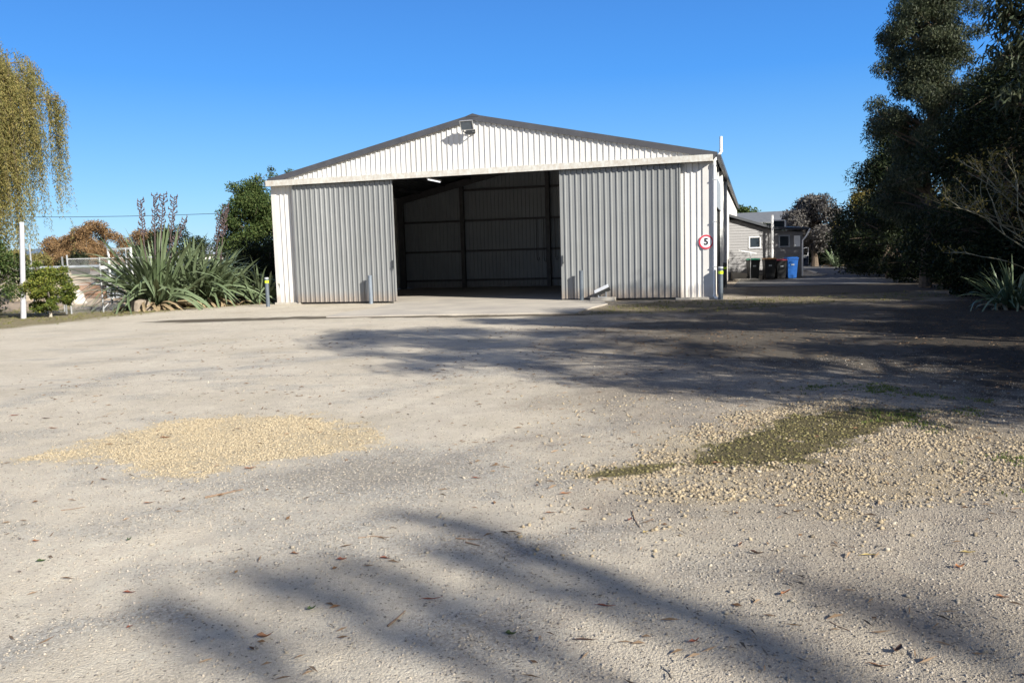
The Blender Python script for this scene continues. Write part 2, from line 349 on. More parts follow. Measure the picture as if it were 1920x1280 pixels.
# coarser, browner, ground to the right, partly dimmer light painted in, and dark specks
sp = nt.nodes.new('ShaderNodeSeparateXYZ'); nt.links.new(pos, sp.inputs[0])
rt = ramp(nt, [(.43, (0,0,0)), (.62, (1,1,1))], mth(nt, 'ADD', mth(nt, 'MULTIPLY', sp.outputs[0], .12), mth(nt, 'MULTIPLY', nb.outputs[0], .9))).outputs[0]
base = mix(nt, base, mix(nt, base, (.60,.575,.56), 1.0, 'MULTIPLY'), mth(nt, 'MULTIPLY', rt, .85))
vor3 = nt.nodes.new('ShaderNodeTexVoronoi'); vor3.inputs['Scale'].default_value = 62; nt.links.new(pos, vor3.inputs['Vector'])
sc3 = nt.nodes.new('ShaderNodeSeparateColor'); nt.links.new(vor3.outputs['Color'], sc3.inputs[0])
dk = mth(nt, 'MULTIPLY', mth(nt, 'LESS_THAN', sc3.outputs[0], mth(nt, 'ADD', mth(nt, 'MULTIPLY', rt, .22), .035)), mth(nt, 'LESS_THAN', vor3.outputs['Distance'], .42))
base = mix(nt, base, (.09,.078,.065), mth(nt, 'MULTIPLY', dk, .7))  # litter crumbs, and small shaded holes painted as dark specks
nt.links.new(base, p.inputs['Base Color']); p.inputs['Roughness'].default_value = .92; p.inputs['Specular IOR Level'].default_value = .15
vor2 = nt.nodes.new('ShaderNodeTexVoronoi'); vor2.inputs['Scale'].default_value = 170; nt.links.new(pos, vor2.inputs['Vector'])
ngr = noise(nt, 420, 2, .6, pos)
hh = mth(nt, 'ADD', mth(nt, 'MULTIPLY', nf.outputs[0], .45), mth(nt, 'MULTIPLY', ngr.outputs[0], .35)); hh = mth(nt, 'ADD', hh, mth(nt, 'MULTIPLY', vor2.outputs['Distance'], -.45))
hh = mth(nt, 'ADD', hh, mth(nt, 'MULTIPLY', vor.outputs['Distance'], -.6))
bump(nt, p, hh, .75, .012)
M['ground'] = m
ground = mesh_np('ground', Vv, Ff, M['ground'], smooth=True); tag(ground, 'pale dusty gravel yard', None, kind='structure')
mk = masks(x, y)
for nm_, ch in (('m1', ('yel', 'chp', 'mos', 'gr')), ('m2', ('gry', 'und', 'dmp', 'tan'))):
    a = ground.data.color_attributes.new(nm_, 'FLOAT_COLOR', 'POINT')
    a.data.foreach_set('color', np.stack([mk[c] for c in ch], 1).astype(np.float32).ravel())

def gz(x, y):
    return float(ground_h(np.array([x]), np.array([y]))[0])

# apron slab with a poured, slightly proud edge
sl = MB(); n = len(SLAB); top = [(a, b, .035) for a, b in SLAB]; bot = [(a, b, -.1) for a, b in SLAB]
sl.add(top+bot, [tuple(range(n))]+[(i, i+n, (i+1) % n+n, (i+1) % n) for i in range(n)])
m, nt, p = new_mat('apron_concrete'); pos = geo_pos(nt); n1 = noise(nt, .8, 6, .6, pos); n2 = noise(nt, 30, 4, .6, pos)
c = ramp(nt, [(.3, (.33,.30,.265)), (.6, (.43,.39,.33)), (.75, (.50,.45,.37))], n1.outputs[0]).outputs[0]
c = mix(nt, c, n2.outputs[0], .25, 'OVERLAY'); nt.links.new(c, p.inputs['Base Color']); p.inputs['Roughness'].default_value = .85; bump(nt, p, n2.outputs[0], .3, .005); M['apron'] = m
tag(sl.build('concrete_apron', m), 'pale concrete slab in front of the open doorway', kind='structure')
# lane
m, nt, p = new_mat('asphalt'); pos = geo_pos(nt); n1 = noise(nt, .7, 5, .6, pos); n2 = noise(nt, 60, 4, .6, pos)
c = ramp(nt, [(.3, (.075,.075,.075)), (.7, (.13,.125,.12))], n1.outputs[0]).outputs[0]; c = mix(nt, c, n2.outputs[0], .3, 'OVERLAY')
nt.links.new(c, p.inputs['Base Color']); p.inputs['Roughness'].default_value = .85; bump(nt, p, n2.outputs[0], .3, .005)
LANE = [(9.0,33.6),(12.2,33.2),(16.0,33.0),(19.4,40),(22.9,51),(28,70),(24.5,76),(20.5,60),(17.6,47),(16.6,43.8),(12.8,40.8),(10.8,39.4)]
lb = MB(); lb.add([(a, b, .012) for a, b in LANE], [tuple(range(len(LANE)))]); tag(lb.build('lane', m), 'dark asphalt lane in the shade beside the shed', kind='structure')
kb = MB(); kb.tube([(12.4,40.7,.03),(16.0,42.9,.03),(16.9,44.4,.03)], .07, 4).tube([(17.2,46.5,.03),(19.6,56,.03),(21,62,.03)], .07, 4)
tag(kb.build('kerb', M['concrete']), 'low pale kerb along the lane', kind='structure')

# ------------------------------------------------------------------ stones
ico_v = []
t_ = (1+5**.5)/2
for a, b, c in ((-1,t_,0),(1,t_,0),(-1,-t_,0),(1,-t_,0),(0,-1,t_),(0,1,t_),(0,-1,-t_),(0,1,-t_),(t_,0,-1),(t_,0,1),(-t_,0,-1),(-t_,0,1)):
    ico_v.append((a, b, c))
ICO = np.array(ico_v)/math.sqrt(1+t_*t_)
ICOF = np.array([(0,11,5),(0,5,1),(0,1,7),(0,7,10),(0,10,11),(1,5,9),(5,11,4),(11,10,2),(10,7,6),(7,1,8),(3,9,4),(3,4,2),(3,2,6),(3,6,8),(3,8,9),(4,9,5),(2,4,11),(6,2,10),(8,6,7),(9,8,1)])
OCT = np.array([(1,0,0),(0,1,0),(-1,0,0),(0,-1,0),(0,0,1),(0,0,-1)], float)
OCTF = np.array([(0,1,4),(1,2,4),(2,3,4),(3,0,4),(1,0,5),(2,1,5),(3,2,5),(0,3,5)])
def stones(name, px, py, size, mat, seed=1, sink=.3, flat=.7, oct_=False):
    rng = np.random.default_rng(seed); n = len(px)
    B, BF = (OCT, OCTF) if oct_ else (ICO, ICOF); k = len(B)
    v = B[None]*(1+rng.uniform(-.38, .38, (n, k, 1)))
    sc = size[:, None]*np.stack([rng.uniform(.8, 1.3, n), rng.uniform(.7, 1.05, n), rng.uniform(.8, 1.1, n)*flat], 1)
    v = v*sc[:, None, :]
    tl = rng.normal(0, .35, n); ct, st = np.cos(tl)[:, None], np.sin(tl)[:, None]
    v = np.stack([v[..., 0]*ct+v[..., 2]*st, v[..., 1], -v[..., 0]*st+v[..., 2]*ct], 2)
    a = rng.uniform(0, 6.283, n); ca, sa = np.cos(a)[:, None], np.sin(a)[:, None]
    v = np.stack([v[..., 0]*ca-v[..., 1]*sa, v[..., 0]*sa+v[..., 1]*ca, v[..., 2]], 2)
    z = ground_h(px, py)+size*flat*(1-2*sink)*.9
    v += np.stack([px, py, z], 1)[:, None, :]
    f = BF[None]+(np.arange(n)*k)[:, None, None]
    return mesh_np(name, v.reshape(-1, 3), f.reshape(-1, 3), mat)
def scatter(n, box, dens, seed):
    rng = np.random.default_rng(seed); x0, x1, y0, y1 = box
    px = rng.uniform(x0, x1, n); py = rng.uniform(y0, y1, n)
    k = rng.uniform(0, 1, n) < dens(px, py); return px[k], py[k]
cream = [(0, (.28,.225,.15)), (.35, (.39,.32,.215)), (.7, (.45,.375,.26)), (.93, (.32,.27,.19)), (1, (.14,.115,.085))]
creamr = [(0, (.20,.16,.11)), (.35, (.31,.25,.165)), (.7, (.41,.335,.225)), (.9, (.29,.24,.175)), (1, (.12,.10,.075))]
greys = [(0, (.15,.14,.125)), (.35, (.28,.25,.21)), (.75, (.38,.335,.275)), (1, (.44,.39,.33))]
mossy = [(0, (.05,.045,.022)), (.4, (.12,.105,.042)), (.75, (.17,.15,.065)), (1, (.23,.20,.10))]
M['cream'] = stone_mat('limestone_chip', cream); M['creamr'] = stone_mat('dusty_limestone_chip', creamr); M['greys'] = stone_mat('grey_pebble', greys); M['greys2'] = stone_mat('dusty_stone', [(0, (.20,.18,.15)), (.5, (.33,.29,.23)), (.9, (.44,.39,.31)), (1, (.55,.50,.42))]); M['mossy'] = stone_mat('mossy_chip', mossy)
rng = np.random.default_rng(11)
def szs(n, lo, hi, rng=rng): return lo+(hi-lo)*rng.uniform(0, 1, n)**2.2
px, py = scatter(85000, (-4.6,-.7,5.7,9.0), lambda a, b: np.clip(masks(a, b)['yel'], 0, 1)**1.5*(.30+.5*sstep(.35,.6,fbm(a*2.5, b*2.5, 46)))+.05*sstep(-.45, .05, poly_sd(a, b, YELLOW))**2, 1)
tag(stones('limestone_chips', px, py, szs(len(px), .003, .0105), M['cream'], 2, flat=.75), 'patch of fresh yellow limestone chips left of centre', 'gravel', kind='stuff')
px, py = scatter(90000, (0,5.2,4.2,9.3), lambda a, b: (masks(a, b)['chp']*.62*(.22+1.0*sstep(.38, .62, fbm(a*3, b*3, 41)))+.02)*(1-.985*masks(a, b)['mos']), 3)
tag(stones('cream_chips', px, py, szs(len(px), .004, .0165), M['creamr'], 4), 'loose cream stone chips scattered around the green patch', 'gravel', kind='stuff')
px, py = scatter(16000, (.3,4.0,5.6,8.3), lambda a, b: masks(a, b)['mos']*.55, 5)
tag(stones('mossy_chips', px, py, szs(len(px), .006, .016), M['mossy'], 6, sink=.42), 'stone chips overgrown with olive green moss', 'moss', kind='stuff')
def dgen(a, b):
    mm = masks(a, b); near = np.clip(6.0/np.maximum(b, 2), 0, 1)**1.6
    return near*(.25+.6*mm['gry']+.6*sstep(-.5, 3, a))*(1-mm['yel'])*(1-mm['mos'])*(1-.85*mm['und'])
px, py = scatter(330000, (-6,6,2.5,12), dgen, 7)
s = szs(len(px), .0022, .009)
tag(stones('grey_pebbles', px, py, s, M['greys'], 8, sink=.35, oct_=True), 'fine grey pebbles scattered over the dusty yard', 'gravel', kind='stuff')
px, py = scatter(2600, (-5,5.5,2.6,12), lambda a, b: (.15+.55*sstep(0, 3, a))*(1-masks(a, b)['mos'])*(1-.85*masks(a, b)['und']), 9)
tag(stones('loose_stones', px, py, szs(len(px), .005, .017), M['greys2'], 10, sink=.3), 'loose pale stones strewn across the yard', 'gravel', kind='stuff')
px, py = scatter(700, (-2,4,7.2,13), lambda a, b: .9*np.exp(-((a-.75)**2/.12+(b-8.75)**2/.04)), 12)
tag(stones('chip_spill', px, py, szs(len(px), .009, .018), M['creamr'], 13), 'little spill of cream chips in the middle of the yard', 'gravel', kind='stuff')

# ------------------------------------------------------------------ the shed
YAW = -.285; W = 15.64; HE = 4.47; HA = 6.17; LEN = 36.0
shed = empty('steel_shed', (-8.576, 30.61, 0), YAW)
tag(shed, 'big white corrugated steel shed with grey sliding doors standing half open', 'shed')
def zr(x):  # gable roof line
    return HE + (HA-HE)*(1-abs(x-W/2)/(W/2))
RIBH = .029
def profile(x0, x1, pitch=.1905, phase=0.0):
    """cross-section of trapezoidal sheet: (x, y outward negative)"""
    pts = []; k0 = math.floor((x0-phase)/pitch)-1
    key = [(0, 0), (.118, 0), (.136, -RIBH), (.170, -RIBH), (.1875, 0)]
    k = k0
    while phase+k*pitch < x1+pitch:
        for a, b in key: pts.append((phase+k*pitch+a, b))
        k += 1
    out = []
    def yat(xx):
        for (a, b), (c, d) in zip(pts, pts[1:]):
            if a <= xx <= c: return b+(d-b)*(xx-a)/(c-a) if c > a else b
        return 0
    out.append((x0, yat(x0)))
    out += [q for q in pts if x0+1e-4 < q[0] < x1-1e-4]
    out.append((x1, yat(x1))); return out
def sheet(name, x0, x1, z0, z1f, mat, parent, y=0, phase=0.0, flip=False):
    pr = profile(x0, x1, phase=phase); b = MB(); n = len(pr)
    f = -1 if flip else 1
    zt = (lambda q: z1f(q)) if callable(z1f) else (lambda q: z1f)
    v = [(a, y+d*f, z0) for a, d in pr]+[(a, y+d*f, zt(a)) for a, d in pr]
    v += [(a, y+d*f+.004, z0) for a, d in pr]+[(a, y+d*f+.004, zt(a)) for a, d in pr]
    fs = [(i, i+1, n+i+1, n+i) for i in range(n-1)]+[(2*n+i+1, 2*n+i, 3*n+i, 3*n+i+1) for i in range(n-1)]
    fs += [(0, n, 3*n, 2*n), (n-1, 3*n-1, 4*n-1, 2*n-1)] + [(i, 2*n+i, 2*n+i+1, i+1) for i in range(n-1)]
    b.v = v; b.f = fs
    me = bpy.data.meshes.new(name); me.from_pydata(b.v, [], b.f); me.update(); me.materials.append(mat)
    return link(bpy.data.objects.new(name, me), parent)
SW = .762
# gable, one object per cladding sheet
gx = .06; i = 0
while gx < W-.06:
    x1 = min(gx+SW, W-.06)
    lo = 4.30
    if x1-gx > .05:
        sheet('cladding_sheet', gx, x1-.003, lo, lambda q: max(lo+.02, zr(q)-.05), M['gable'], shed, y=-.004*(i % 2), phase=.06)
    gx += SW; i += 1
# lower front strips beside the doors
sheet('cladding_sheet', .0, .66, .06, 4.3, M['white'], shed, phase=.0)
sheet('cladding_sheet', .663, 1.3, .06, 4.3, M['white'], shed, phase=.0)
sheet('cladding_sheet', 14.2, 14.74, .06, 4.3, M['white'], shed, phase=14.62-.1905*3)
sheet('cladding_sheet', 14.743, 15.35, .06, 4.3, M['white'], shed, phase=14.62-.1905*3)
for x0, x1 in ((-.03, .14), (15.30, 15.67)):
    MB().box(x0, x1, -.034, -.031+.006, .06, 4.3).box(x0 if x0 < 1 else x1-.006, x0+.006 if x0 < 1 else x1, -.034, .2, .06, 4.3).build('corner_flashing', M['white'], shed)
MB().box(-.08, 1.0, -.12, .1, -.05, .075).build('footing', M['concrete'], shed, bevel=.01)
MB().box(14.45, 15.75, -.14, .1, -.05, .07).build('footing', M['concrete'], shed, bevel=.01)
# door track cover (long box flashing over the doors)
tc = MB().box(-.06, W-.02, -.30, -.285, 4.27, 4.47).box(-.06, W-.02, -.285, -.03, 4.455, 4.47).box(-.06, -.05, -.285, -.03, 4.27, 4.455).box(W-.03, W-.02, -.285, -.03, 4.27, 4.455)
tc.build('track_cover', M['track'], shed)
MB().box(.0, W-.1, -.24, -.12, 4.30, 4.40).build('door_track', M['darksteel'], shed)
# barge flashings
for s in (0, 1):
    xa, xb = (-.12, W/2) if s == 0 else (W/2, W+.12)
    za, zb = (HE-.02, HA+.0) if s == 0 else (HA+.0, HE-.02)
    b = MB()
    for (dz0, dz1, y0, y1) in ((-.10, .10, -.10, -.085), (.085, .10, -.085, .12)):
        b.add([(xa, y0, za+dz0), (xb, y0, zb+dz0), (xb, y1, zb+dz0), (xa, y1, za+dz0), (xa, y0, za+dz1), (xb, y0, zb+dz1), (xb, y1, zb+dz1), (xa, y1, za+dz1)],
              [(0,3,2,1),(4,5,6,7),(0,1,5,4),(1,2,6,5),(2,3,7,6),(3,0,4,7)])
    b.build('barge_flashing', M['barge'], shed)
b = MB().add([(W/2-.22, -.11, HA+.055), (W/2, -.11, HA+.125), (W/2+.22, -.11, HA+.055), (W/2-.22, LEN, HA+.055), (W/2, LEN, HA+.125), (W/2+.22, LEN, HA+.055), (W/2-.22, -.11, HA+.02), (W/2+.22, -.11, HA+.02)], [(0,1,4,3),(1,2,5,4),(0,6,7,2,1)])
b.build('ridge_cap', M['barge'], shed)
# roof slopes (trapezoid steel)
for s in (0, 1):
    pr = []
    q = 0
    while q < LEN:
        pr += [(q, 0), (q+.118, 0), (q+.136, .029), (q+.17, .029), (q+.1875, 0)]; q += .1905*2
    v = []; n = len(pr)
    for a, d in pr: v.append((-.15 if s == 0 else W+.15, a+.0, HE+.0+d))
    for a, d in pr: v.append((W/2, a, HA+.03+d))
    me = bpy.data.meshes.new('roof'); me.from_pydata(v, [], [(i, i+1, n+i+1, n+i) for i in range(n-1)]); me.update(); me.materials.append(M['roof']); link(bpy.data.objects.new('roof', me), shed)
# side walls
def side(xw, y0, y1, z0, z1, name, mat, sgn):
    pr = profile(y0, y1); n = len(pr)
    v = [(xw-sgn*d, a, z0) for a, d in pr]+[(xw-sgn*d, a, z1) for a, d in pr]
    me = bpy.data.meshes.new(name); me.from_pydata(v, [], [(i, i+1, n+i+1, n+i) for i in range(n-1)]); me.update(); me.materials.append(mat); return link(bpy.data.objects.new(name, me), shed)
side(0, 0, LEN, .05, HE, 'side_wall', M['white'], -1)
side(W, 0, 1.3, .05, HE-.02, 'side_wall', M['white'], 1)
side(W, 5.0, LEN, .05, HE-.02, 'side_wall', M['white'], 1)
MB().box(W-.02, W+.03, 1.3, 5.0, 2.95, 3.9).build('door_panel', M['greylite'], shed)
MB().box(W-.10, W-.06, 1.3, 5.0, .05, 2.95).build('roller_door', M['darksteel'], shed)
wi = MB().box(W-.02, W+.03, 1.3, 5.0, 3.9, 3.96).box(W-.02, W+.03, 3.2, 3.3, 3.96, 4.4).box(W-.02, W+.03, 1.3, 1.38, 3.96, 4.4).box(W-.02, W+.03, 4.92, 5.0, 3.96, 4.4).build('window_frame', M['pvc'], shed)
MB().box(W-.01, W+.0, 1.38, 4.92, 3.96, 4.42).build('pane', M['glass'], wi)
MB().box(W-.005, W+.10, 4.95, 5.1, 0, 4.4).build('corner_flashing', M['pvc'], shed)
# gutters
for xg in (-.22, W+.10):
    MB().box(xg, xg+.12, -.12, LEN, HE-.13, HE-.0).build('gutter', M['barge'], shed)
# far end wall
sheet('end_wall', .0, W, .05, lambda q: zr(q)-.03, M['white'], shed, y=LEN, flip=True)
# inside: partition wall, floor, frames
DB = 11.4
sheet('inner_wall', 0.03, W-.03, .05, lambda q: zr(q)-.02, M['inner'], shed, y=DB)
MB().box(.02, W-.02, .06, DB, -.1, .038).build('floor_slab', M['apron'], shed)
for z in (.35, 1.75, 3.2, 4.45):
    if z < 4.4: MB().box(.1, W-.1, DB-.14, DB-.045, z, z+.10).build('girt', M['steel'], shed)
    else: MB().box(3.4, W-3.4, DB-.14, DB-.045, z+.2, z+.30).build('girt', M['steel'], shed)
for cx in (3.35, 7.6, 11.85):
    MB().box(cx-.09, cx+.09, DB-.34, DB-.145, .04, zr(cx)-.08).build('column', M['steel'], shed)
for yy in (DB-.55,):
    for s in (0, 1):
        xa, xb = (.1, W/2) if s == 0 else (W-.1, W/2)
        b = MB(); z0, z1 = HE-.05, HA-.05
        b.add([(xa, yy, z0-.3), (xb, yy, z1-.3), (xb, yy+.15, z1-.3), (xa, yy+.15, z0-.3), (xa, yy, z0), (xb, yy, z1), (xb, yy+.15, z1), (xa, yy+.15, z0)], [(0,3,2,1),(4,5,6,7),(0,1,5,4),(1,2,6,5),(2,3,7,6),(3,0,4,7)])
        b.build('rafter', M['steel'], shed)
        MB().box(min(xa, xa+.3*(1 if s == 0 else -1)), max(xa, xa+.3*(1 if s == 0 else -1)), yy+.002 if yy > 1 else yy+.05, yy+.148, .04, z0-.1).build('column', M['steel'], shed)
for k in range(1, 6):
    for s in (-1, 1):
        xp = W/2+s*k*1.3
        MB().box(xp-.03, xp+.03, .3, DB-.4, zr(xp)-.16, zr(xp)-.04).build('purlin', M['steel'], shed)
tl = MB().box(5.41, 5.49, 1.6, 2.9, 4.40, 4.46).build('tube_light_body', M['pvc'], shed)
MB().tube([(5.45, 1.65, 4.375), (5.45, 2.85, 4.375)], .022, 8).build('light_tube', M['tube'], tl)
# sliding doors
def sliding_door(x0, x1, label, handle_x, parent=shed):
    d = empty('sliding_door', (x0, -.115, 0), parent=parent); wd = x1-x0; k = 0; xx = 0
    d['label'] = label
    while xx < wd-.02:
        e = min(xx+SW, wd); sheet('door_sheet', xx, e-.002, .075, 4.25, M['door'], d, y=-.01-.003*(k % 2), phase=.0); xx += SW; k += 1
    fr = MB()
    for a, b_ in ((.0, .06), (wd-.06, wd)): fr.box(a, b_, .0, .05, .06, 4.3)
    for z in (.06, 1.4, 2.8, 4.2): fr.box(.06, wd-.06, .0, .05, z, z+.06)
    fr.build('door_frame', M['steel'], d)
    for e0 in (-.012, wd-.03): MB().box(e0, e0+.042, -.045, .02, .07, 4.25).build('edge_trim', M['door'], d)
    hx = handle_x-x0
    MB().box(hx-.02, hx+.02, -.075, -.045, 1.28, 1.50).box(hx-.035, hx+.035, -.085, -.045, 1.24, 1.29).tube([(hx, -.06, 1.24), (hx+.02, -.07, 1.17), (hx-.02, -.07, 1.17), (hx, -.06, 1.24)], .008, 6).build('hasp', M['darksteel'], d)
sliding_door(.925, 4.80, 'left grey sliding door of the shed', 4.74)
sliding_door(10.76, 14.62, 'right grey sliding door of the shed', 10.80)
# floodlight under the apex
fl = empty('floodlight', parent=shed, loc=(W/2-.10, -.0, 5.86)); fl['label'] = 'grey floodlight under the gable apex'
Mx = Matrix.Translation((0, -.42, .02)) @ Matrix.Rotation(R(28), 4, 'X')
b = MB(); 
b.loft([[Mx @ Vector(q) for q in ((-.21,-.02,-.15),(.21,-.02,-.15),(.21,-.02,.15),(-.21,-.02,.15))], [Mx @ Vector(q) for q in ((-.21,.03,-.15),(.21,.03,-.15),(.21,.03,.15),(-.21,.03,.15))], [Mx @ Vector(q) for q in ((-.12,.15,-.08),(.12,.15,-.08),(.12,.15,.08),(-.12,.15,.08))]])
b.build('lamp_housing', M['greylite'], fl)
b = MB()
for a in ((-.22,.22,-.165,-.145),(-.22,.22,.145,.165)): b.box(a[0], a[1], -.045, .0, a[2], a[3], Mx)
for a in (-.225, .205): b.box(a, a+.02, -.045, .0, -.165, .165, Mx)
b.build('lamp_rim', M['alu'], fl)
MB().box(-.195, .195, -.032, -.024, -.14, .14, Mx).build('lamp_glass', M['greypaint'], fl)
MB().box(-.16, -.13, -.36, -.03, -.20, -.17).box(.13, .16, -.36, -.03, -.20, -.17).box(-.16, .16, -.06, -.03, -.22, -.08).box(-.16, -.13, -.37, -.34, -.20, .0).box(.13, .16, -.37, -.34, -.20, .0).build('lamp_bracket', M['darksteel'], fl)
# vent/down pipe at the right front corner
b = MB(); b.tube([(W+.22, -.02, 5.02), (W+.22, -.02, 4.60), (W+.20, -.03, 4.52), (W+.10, -.07, 4.38), (W+.03, -.085, 4.30), (W+.02, -.085, 4.18), (W+.02, -.085, .12), (W+.04, -.12, .05), (W+.14, -.20, .03)], .045, 12)
b.tube([(W+.22, -.02, 4.62), (W+.22, -.02, 4.54)], .056, 12).tube([(W+.02, -.085, 4.24), (W+.02, -.085, 4.14)], .056, 12).tube([(W+.02, -.085, .16), (W+.02, -.085, .08)], .056, 12)
b.build('downpipe', M['pvc'], shed, smooth=True)
for z in (1.0, 2.4, 3.7): MB().box(W-.04, W+.08, -.135, -.03, z, z+.03).build('pipe_clip', M['alu'], shed)
MB().tube([(W+.09, 9, .05), (W+.09, 9, 4.35)], .045, 10).build('downpipe', M['pvc'], shed, smooth=True)
b = MB()
for hx, z0 in ((7.0, 1.28), (7.35, 1.22), (7.9, 1.30)):
    b.tube([(hx, DB-.16, 3.2), (hx, DB-.17, z0+.15), (hx+.03, DB-.18, z0), (hx+.09, DB-.18, z0-.03), (hx+.13, DB-.18, z0+.05), (hx+.10, DB-.17, z0+.13)], .014, 5)
tag(b.build('hanging_cords', M['black'], None), 'dark looped cords hanging on the back wall inside the shed', 'cord'); o = bpy.data.objects['hanging_cords']; o.matrix_world = Matrix.Translation((-8.576, 30.61, 0)) @ Matrix.Rotation(YAW, 4, 'Z')

SM = Matrix.Translation((-8.576, 30.61, 0)) @ Matrix.Rotation(YAW, 4, 'Z')
def sw(x, y, z=0): return tuple(SM @ Vector((x, y, z)))

# speed sign
sg = empty('speed_sign', sw(15.40, -.05, 1.80), YAW); tag(sg, 'round white speed sign with red ring and black 5 on the shed corner', 'sign')
def disc(r0, r1, y0, y1, n=40):
    b = MB(); v = []
    for k in range(n):
        a = 2*math.pi*k/n
        for r in (r0, r1):
            for y_ in (y0, y1): v.append((r*math.cos(a), y_, r*math.sin(a)))
    f = []
    for k in range(n):
        q = 4*k; s_ = 4*((k+1) % n)
        f += [(q, q+2, s_+2, s_), (q+1, s_+1, s_+3, q+3), (q+2, q+3, s_+3, s_+2), (q, s_, s_+1, q+1)]
    return b.add(v, f)
disc(.001, .232, -.004, .0).build('plate', M['signwhite'], sg)
disc(.176, .226, -.009, -.005).build('ring', M['red'], sg)
cu = bpy.data.curves.new('digit', 'FONT'); cu.body = '5'; cu.size = .285; cu.extrude = .0015; cu.offset = .0085; cu.align_x = 'CENTER'; cu.align_y = 'CENTER'
to = bpy.data.objects.new('digit', cu); COL.objects.link(to)
me = bpy.data.meshes.new_from_object(to); bpy.data.objects.remove(to)
me.materials.append(M['signblack']); dg = link(bpy.data.objects.new('digit', me), sg); dg.rotation_euler = (R(90), 0, 0); dg.location = (0, -.008, 0)
MB().box(-.15, .15, .0, .03, -.02, .02).build('bracket', M['alu'], sg)

# bollards
def bollard(loc, h, r, label, band=None, body='greypaint', group=None, cap='cap'):
    o = empty('bollard', (loc[0], loc[1], 0)); tag(o, label, 'bollard', group)
    MB().tube([(0,0,-.1), (0,0,h-.02)], r, 16, cap=False).build('post', M[body], o, smooth=True)
    MB().tube([(0,0,h-.05), (0,0,h-.01), (0,0,h)], [r+.004, r+.004, r-.02], 16).build('cap', M[cap], o, smooth=True)
    if band: MB().tube([(0,0,band-.045), (0,0,band+.045)], r+.003, 16, cap=False).build('band', M['hiviz'], o, smooth=True)
    return o
G_ = 'bollards round the shed'
bollard((-8.55, 29.2), 1.03, .068, 'grey bollard with yellow band left of the shed', .88, group=G_)
bollard(sw(3.92, -.36), 1.0, .07, 'plain grey bollard in front of the left sliding door', None, 'bollardpale', G_, 'bollardpale')
bollard(sw(11.45, -.36), 1.0, .07, 'plain grey bollard in front of the right sliding door', None, 'greypaint', G_, 'greypaint')
bollard((6.56, 25.9), 1.02, .075, 'grey bollard with yellow band beside the corner downpipe', .84, group=G_)
bollard((8.52, 33.0), 1.02, .085, 'dark bollard with yellow band, nearer of the pair beside the shed wall', .80, 'darksteel', G_, 'darksteel')
bollard((10.22, 39.2), 1.05, .085, 'dark bollard behind the banded one beside the shed wall', None, 'darksteel', G_, 'darksteel')
bollard((15.1, 43.2), 1.05, .075, 'dark bollard with pale band right of the blue bin', .88, 'darksteel', G_, 'darksteel')

# small work light on a concrete slab beside the right door
wl = empty('work_light', sw(12.15, -.45, 0), YAW); tag(wl, 'tilted white ground floodlight on a concrete block by the right door', 'floodlight')
MB().box(-.38, .42, -.16, .16, .0, .13).build('base_block', M['concrete'], wl, bevel=.015)
Mx = Matrix.Translation((.0, 0, .36)) @ Matrix.Rotation(R(-24), 4, 'Y') @ Matrix.Rotation(R(-55), 4, 'X')
b = MB().loft([[Mx @ Vector(q) for q in ((-.26,-.05,-.09),(.26,-.05,-.09),(.26,-.05,.09),(-.26,-.05,.09))], [Mx @ Vector(q) for q in ((-.24,.10,-.07),(.24,.10,-.07),(.24,.10,.07),(-.24,.10,.07))]]); b.build('lamp_housing', M['darksteel'], wl)
MB().box(-.25, .25, -.062, -.052, -.085, .085, Mx).build('lamp_glass', M['signwhite'], wl)
MB().box(-.14, -.11, -.02, .02, .13, .34).box(.11, .14, -.02, .02, .13, .40).box(-.14, .14, -.03, .03, .13, .145).build('lamp_bracket', M['alu'], wl)

# ------------------------------------------------------------------ weatherboard building
wb = empty('weatherboard_building', (10.75, 41.3, 0), R(3)); tag(wb, 'low grey weatherboard building with small white window behind the bins', 'building')
M['board'] = cladding_mat('weatherboard', (.195,.19,.192), (.16,.155,.155), 0, h=.4)
WL = 3.85
def ztop(xx): return 3.08-.30*min(xx, 2.2)+ (0 if xx < 2.2 else -.03*(xx-2.2))
b = MB(); z = .25
holes = [(1.17, 1.67, 1.58, 2.06), (2.68, 3.13, 1.6, 2.08)]
while z < 3.1:
    z1 = z+.135
    xm = WL
    spans = [(0, xm)]
    for hx0, hx1, hz0, hz1 in holes:
        if z1 > hz0 and z < hz1:
            ns = []
            for a, c_ in spans:
                if hx0 < c_ and hx1 > a: ns += [(a, hx0), (hx1, c_)]
                else: ns.append((a, c_))
            spans = ns
    for a, c_ in spans:
        xl = lambda zz: WL if zz < 2.40 else max(.02, (3.08-zz)/.30)
        cb, ct = min(c_, xl(z)), min(c_, xl(z1))
        if ct-a > .02: b.add([(a,-.025,z),(cb,-.025,z),(ct,-.004,z1),(a,-.004,z1),(a,.018,z),(cb,.018,z),(ct,.018,z1),(a,.018,z1)], [(0,1,2,3),(0,4,5,1),(3,2,6,7),(0,3,7,4),(1,5,6,2)])
    z = z1
o = b.build('weatherboards', M['board'], wb); o['kind'] = 'stuff'
b = MB(); 
b.box(.0, 1.17, .02, .1, 0, 2.6).box(1.67, 2.68, .02, .1, 0, 2.35).box(3.13, WL, .02, .1, 0, 2.3).box(1.17, 1.67, .02, .1, 0, 1.58).box(2.68, 3.13, .02, .1, 0, 1.6).box(1.17, 1.67, .02, .1, 2.06, 2.5).box(2.68, 3.13, .02, .1, 2.08, 2.3)
b.box(WL-.1, WL-.0, .1, 7, 0, 2.4).box(0, WL-.1, 6.9, 7, 0, 2.4); b.build('wall', M['board'], wb)
b = MB(); S_ = [(-.1, 3.16), (2.25, 2.44), (WL+.25, 2.36)]
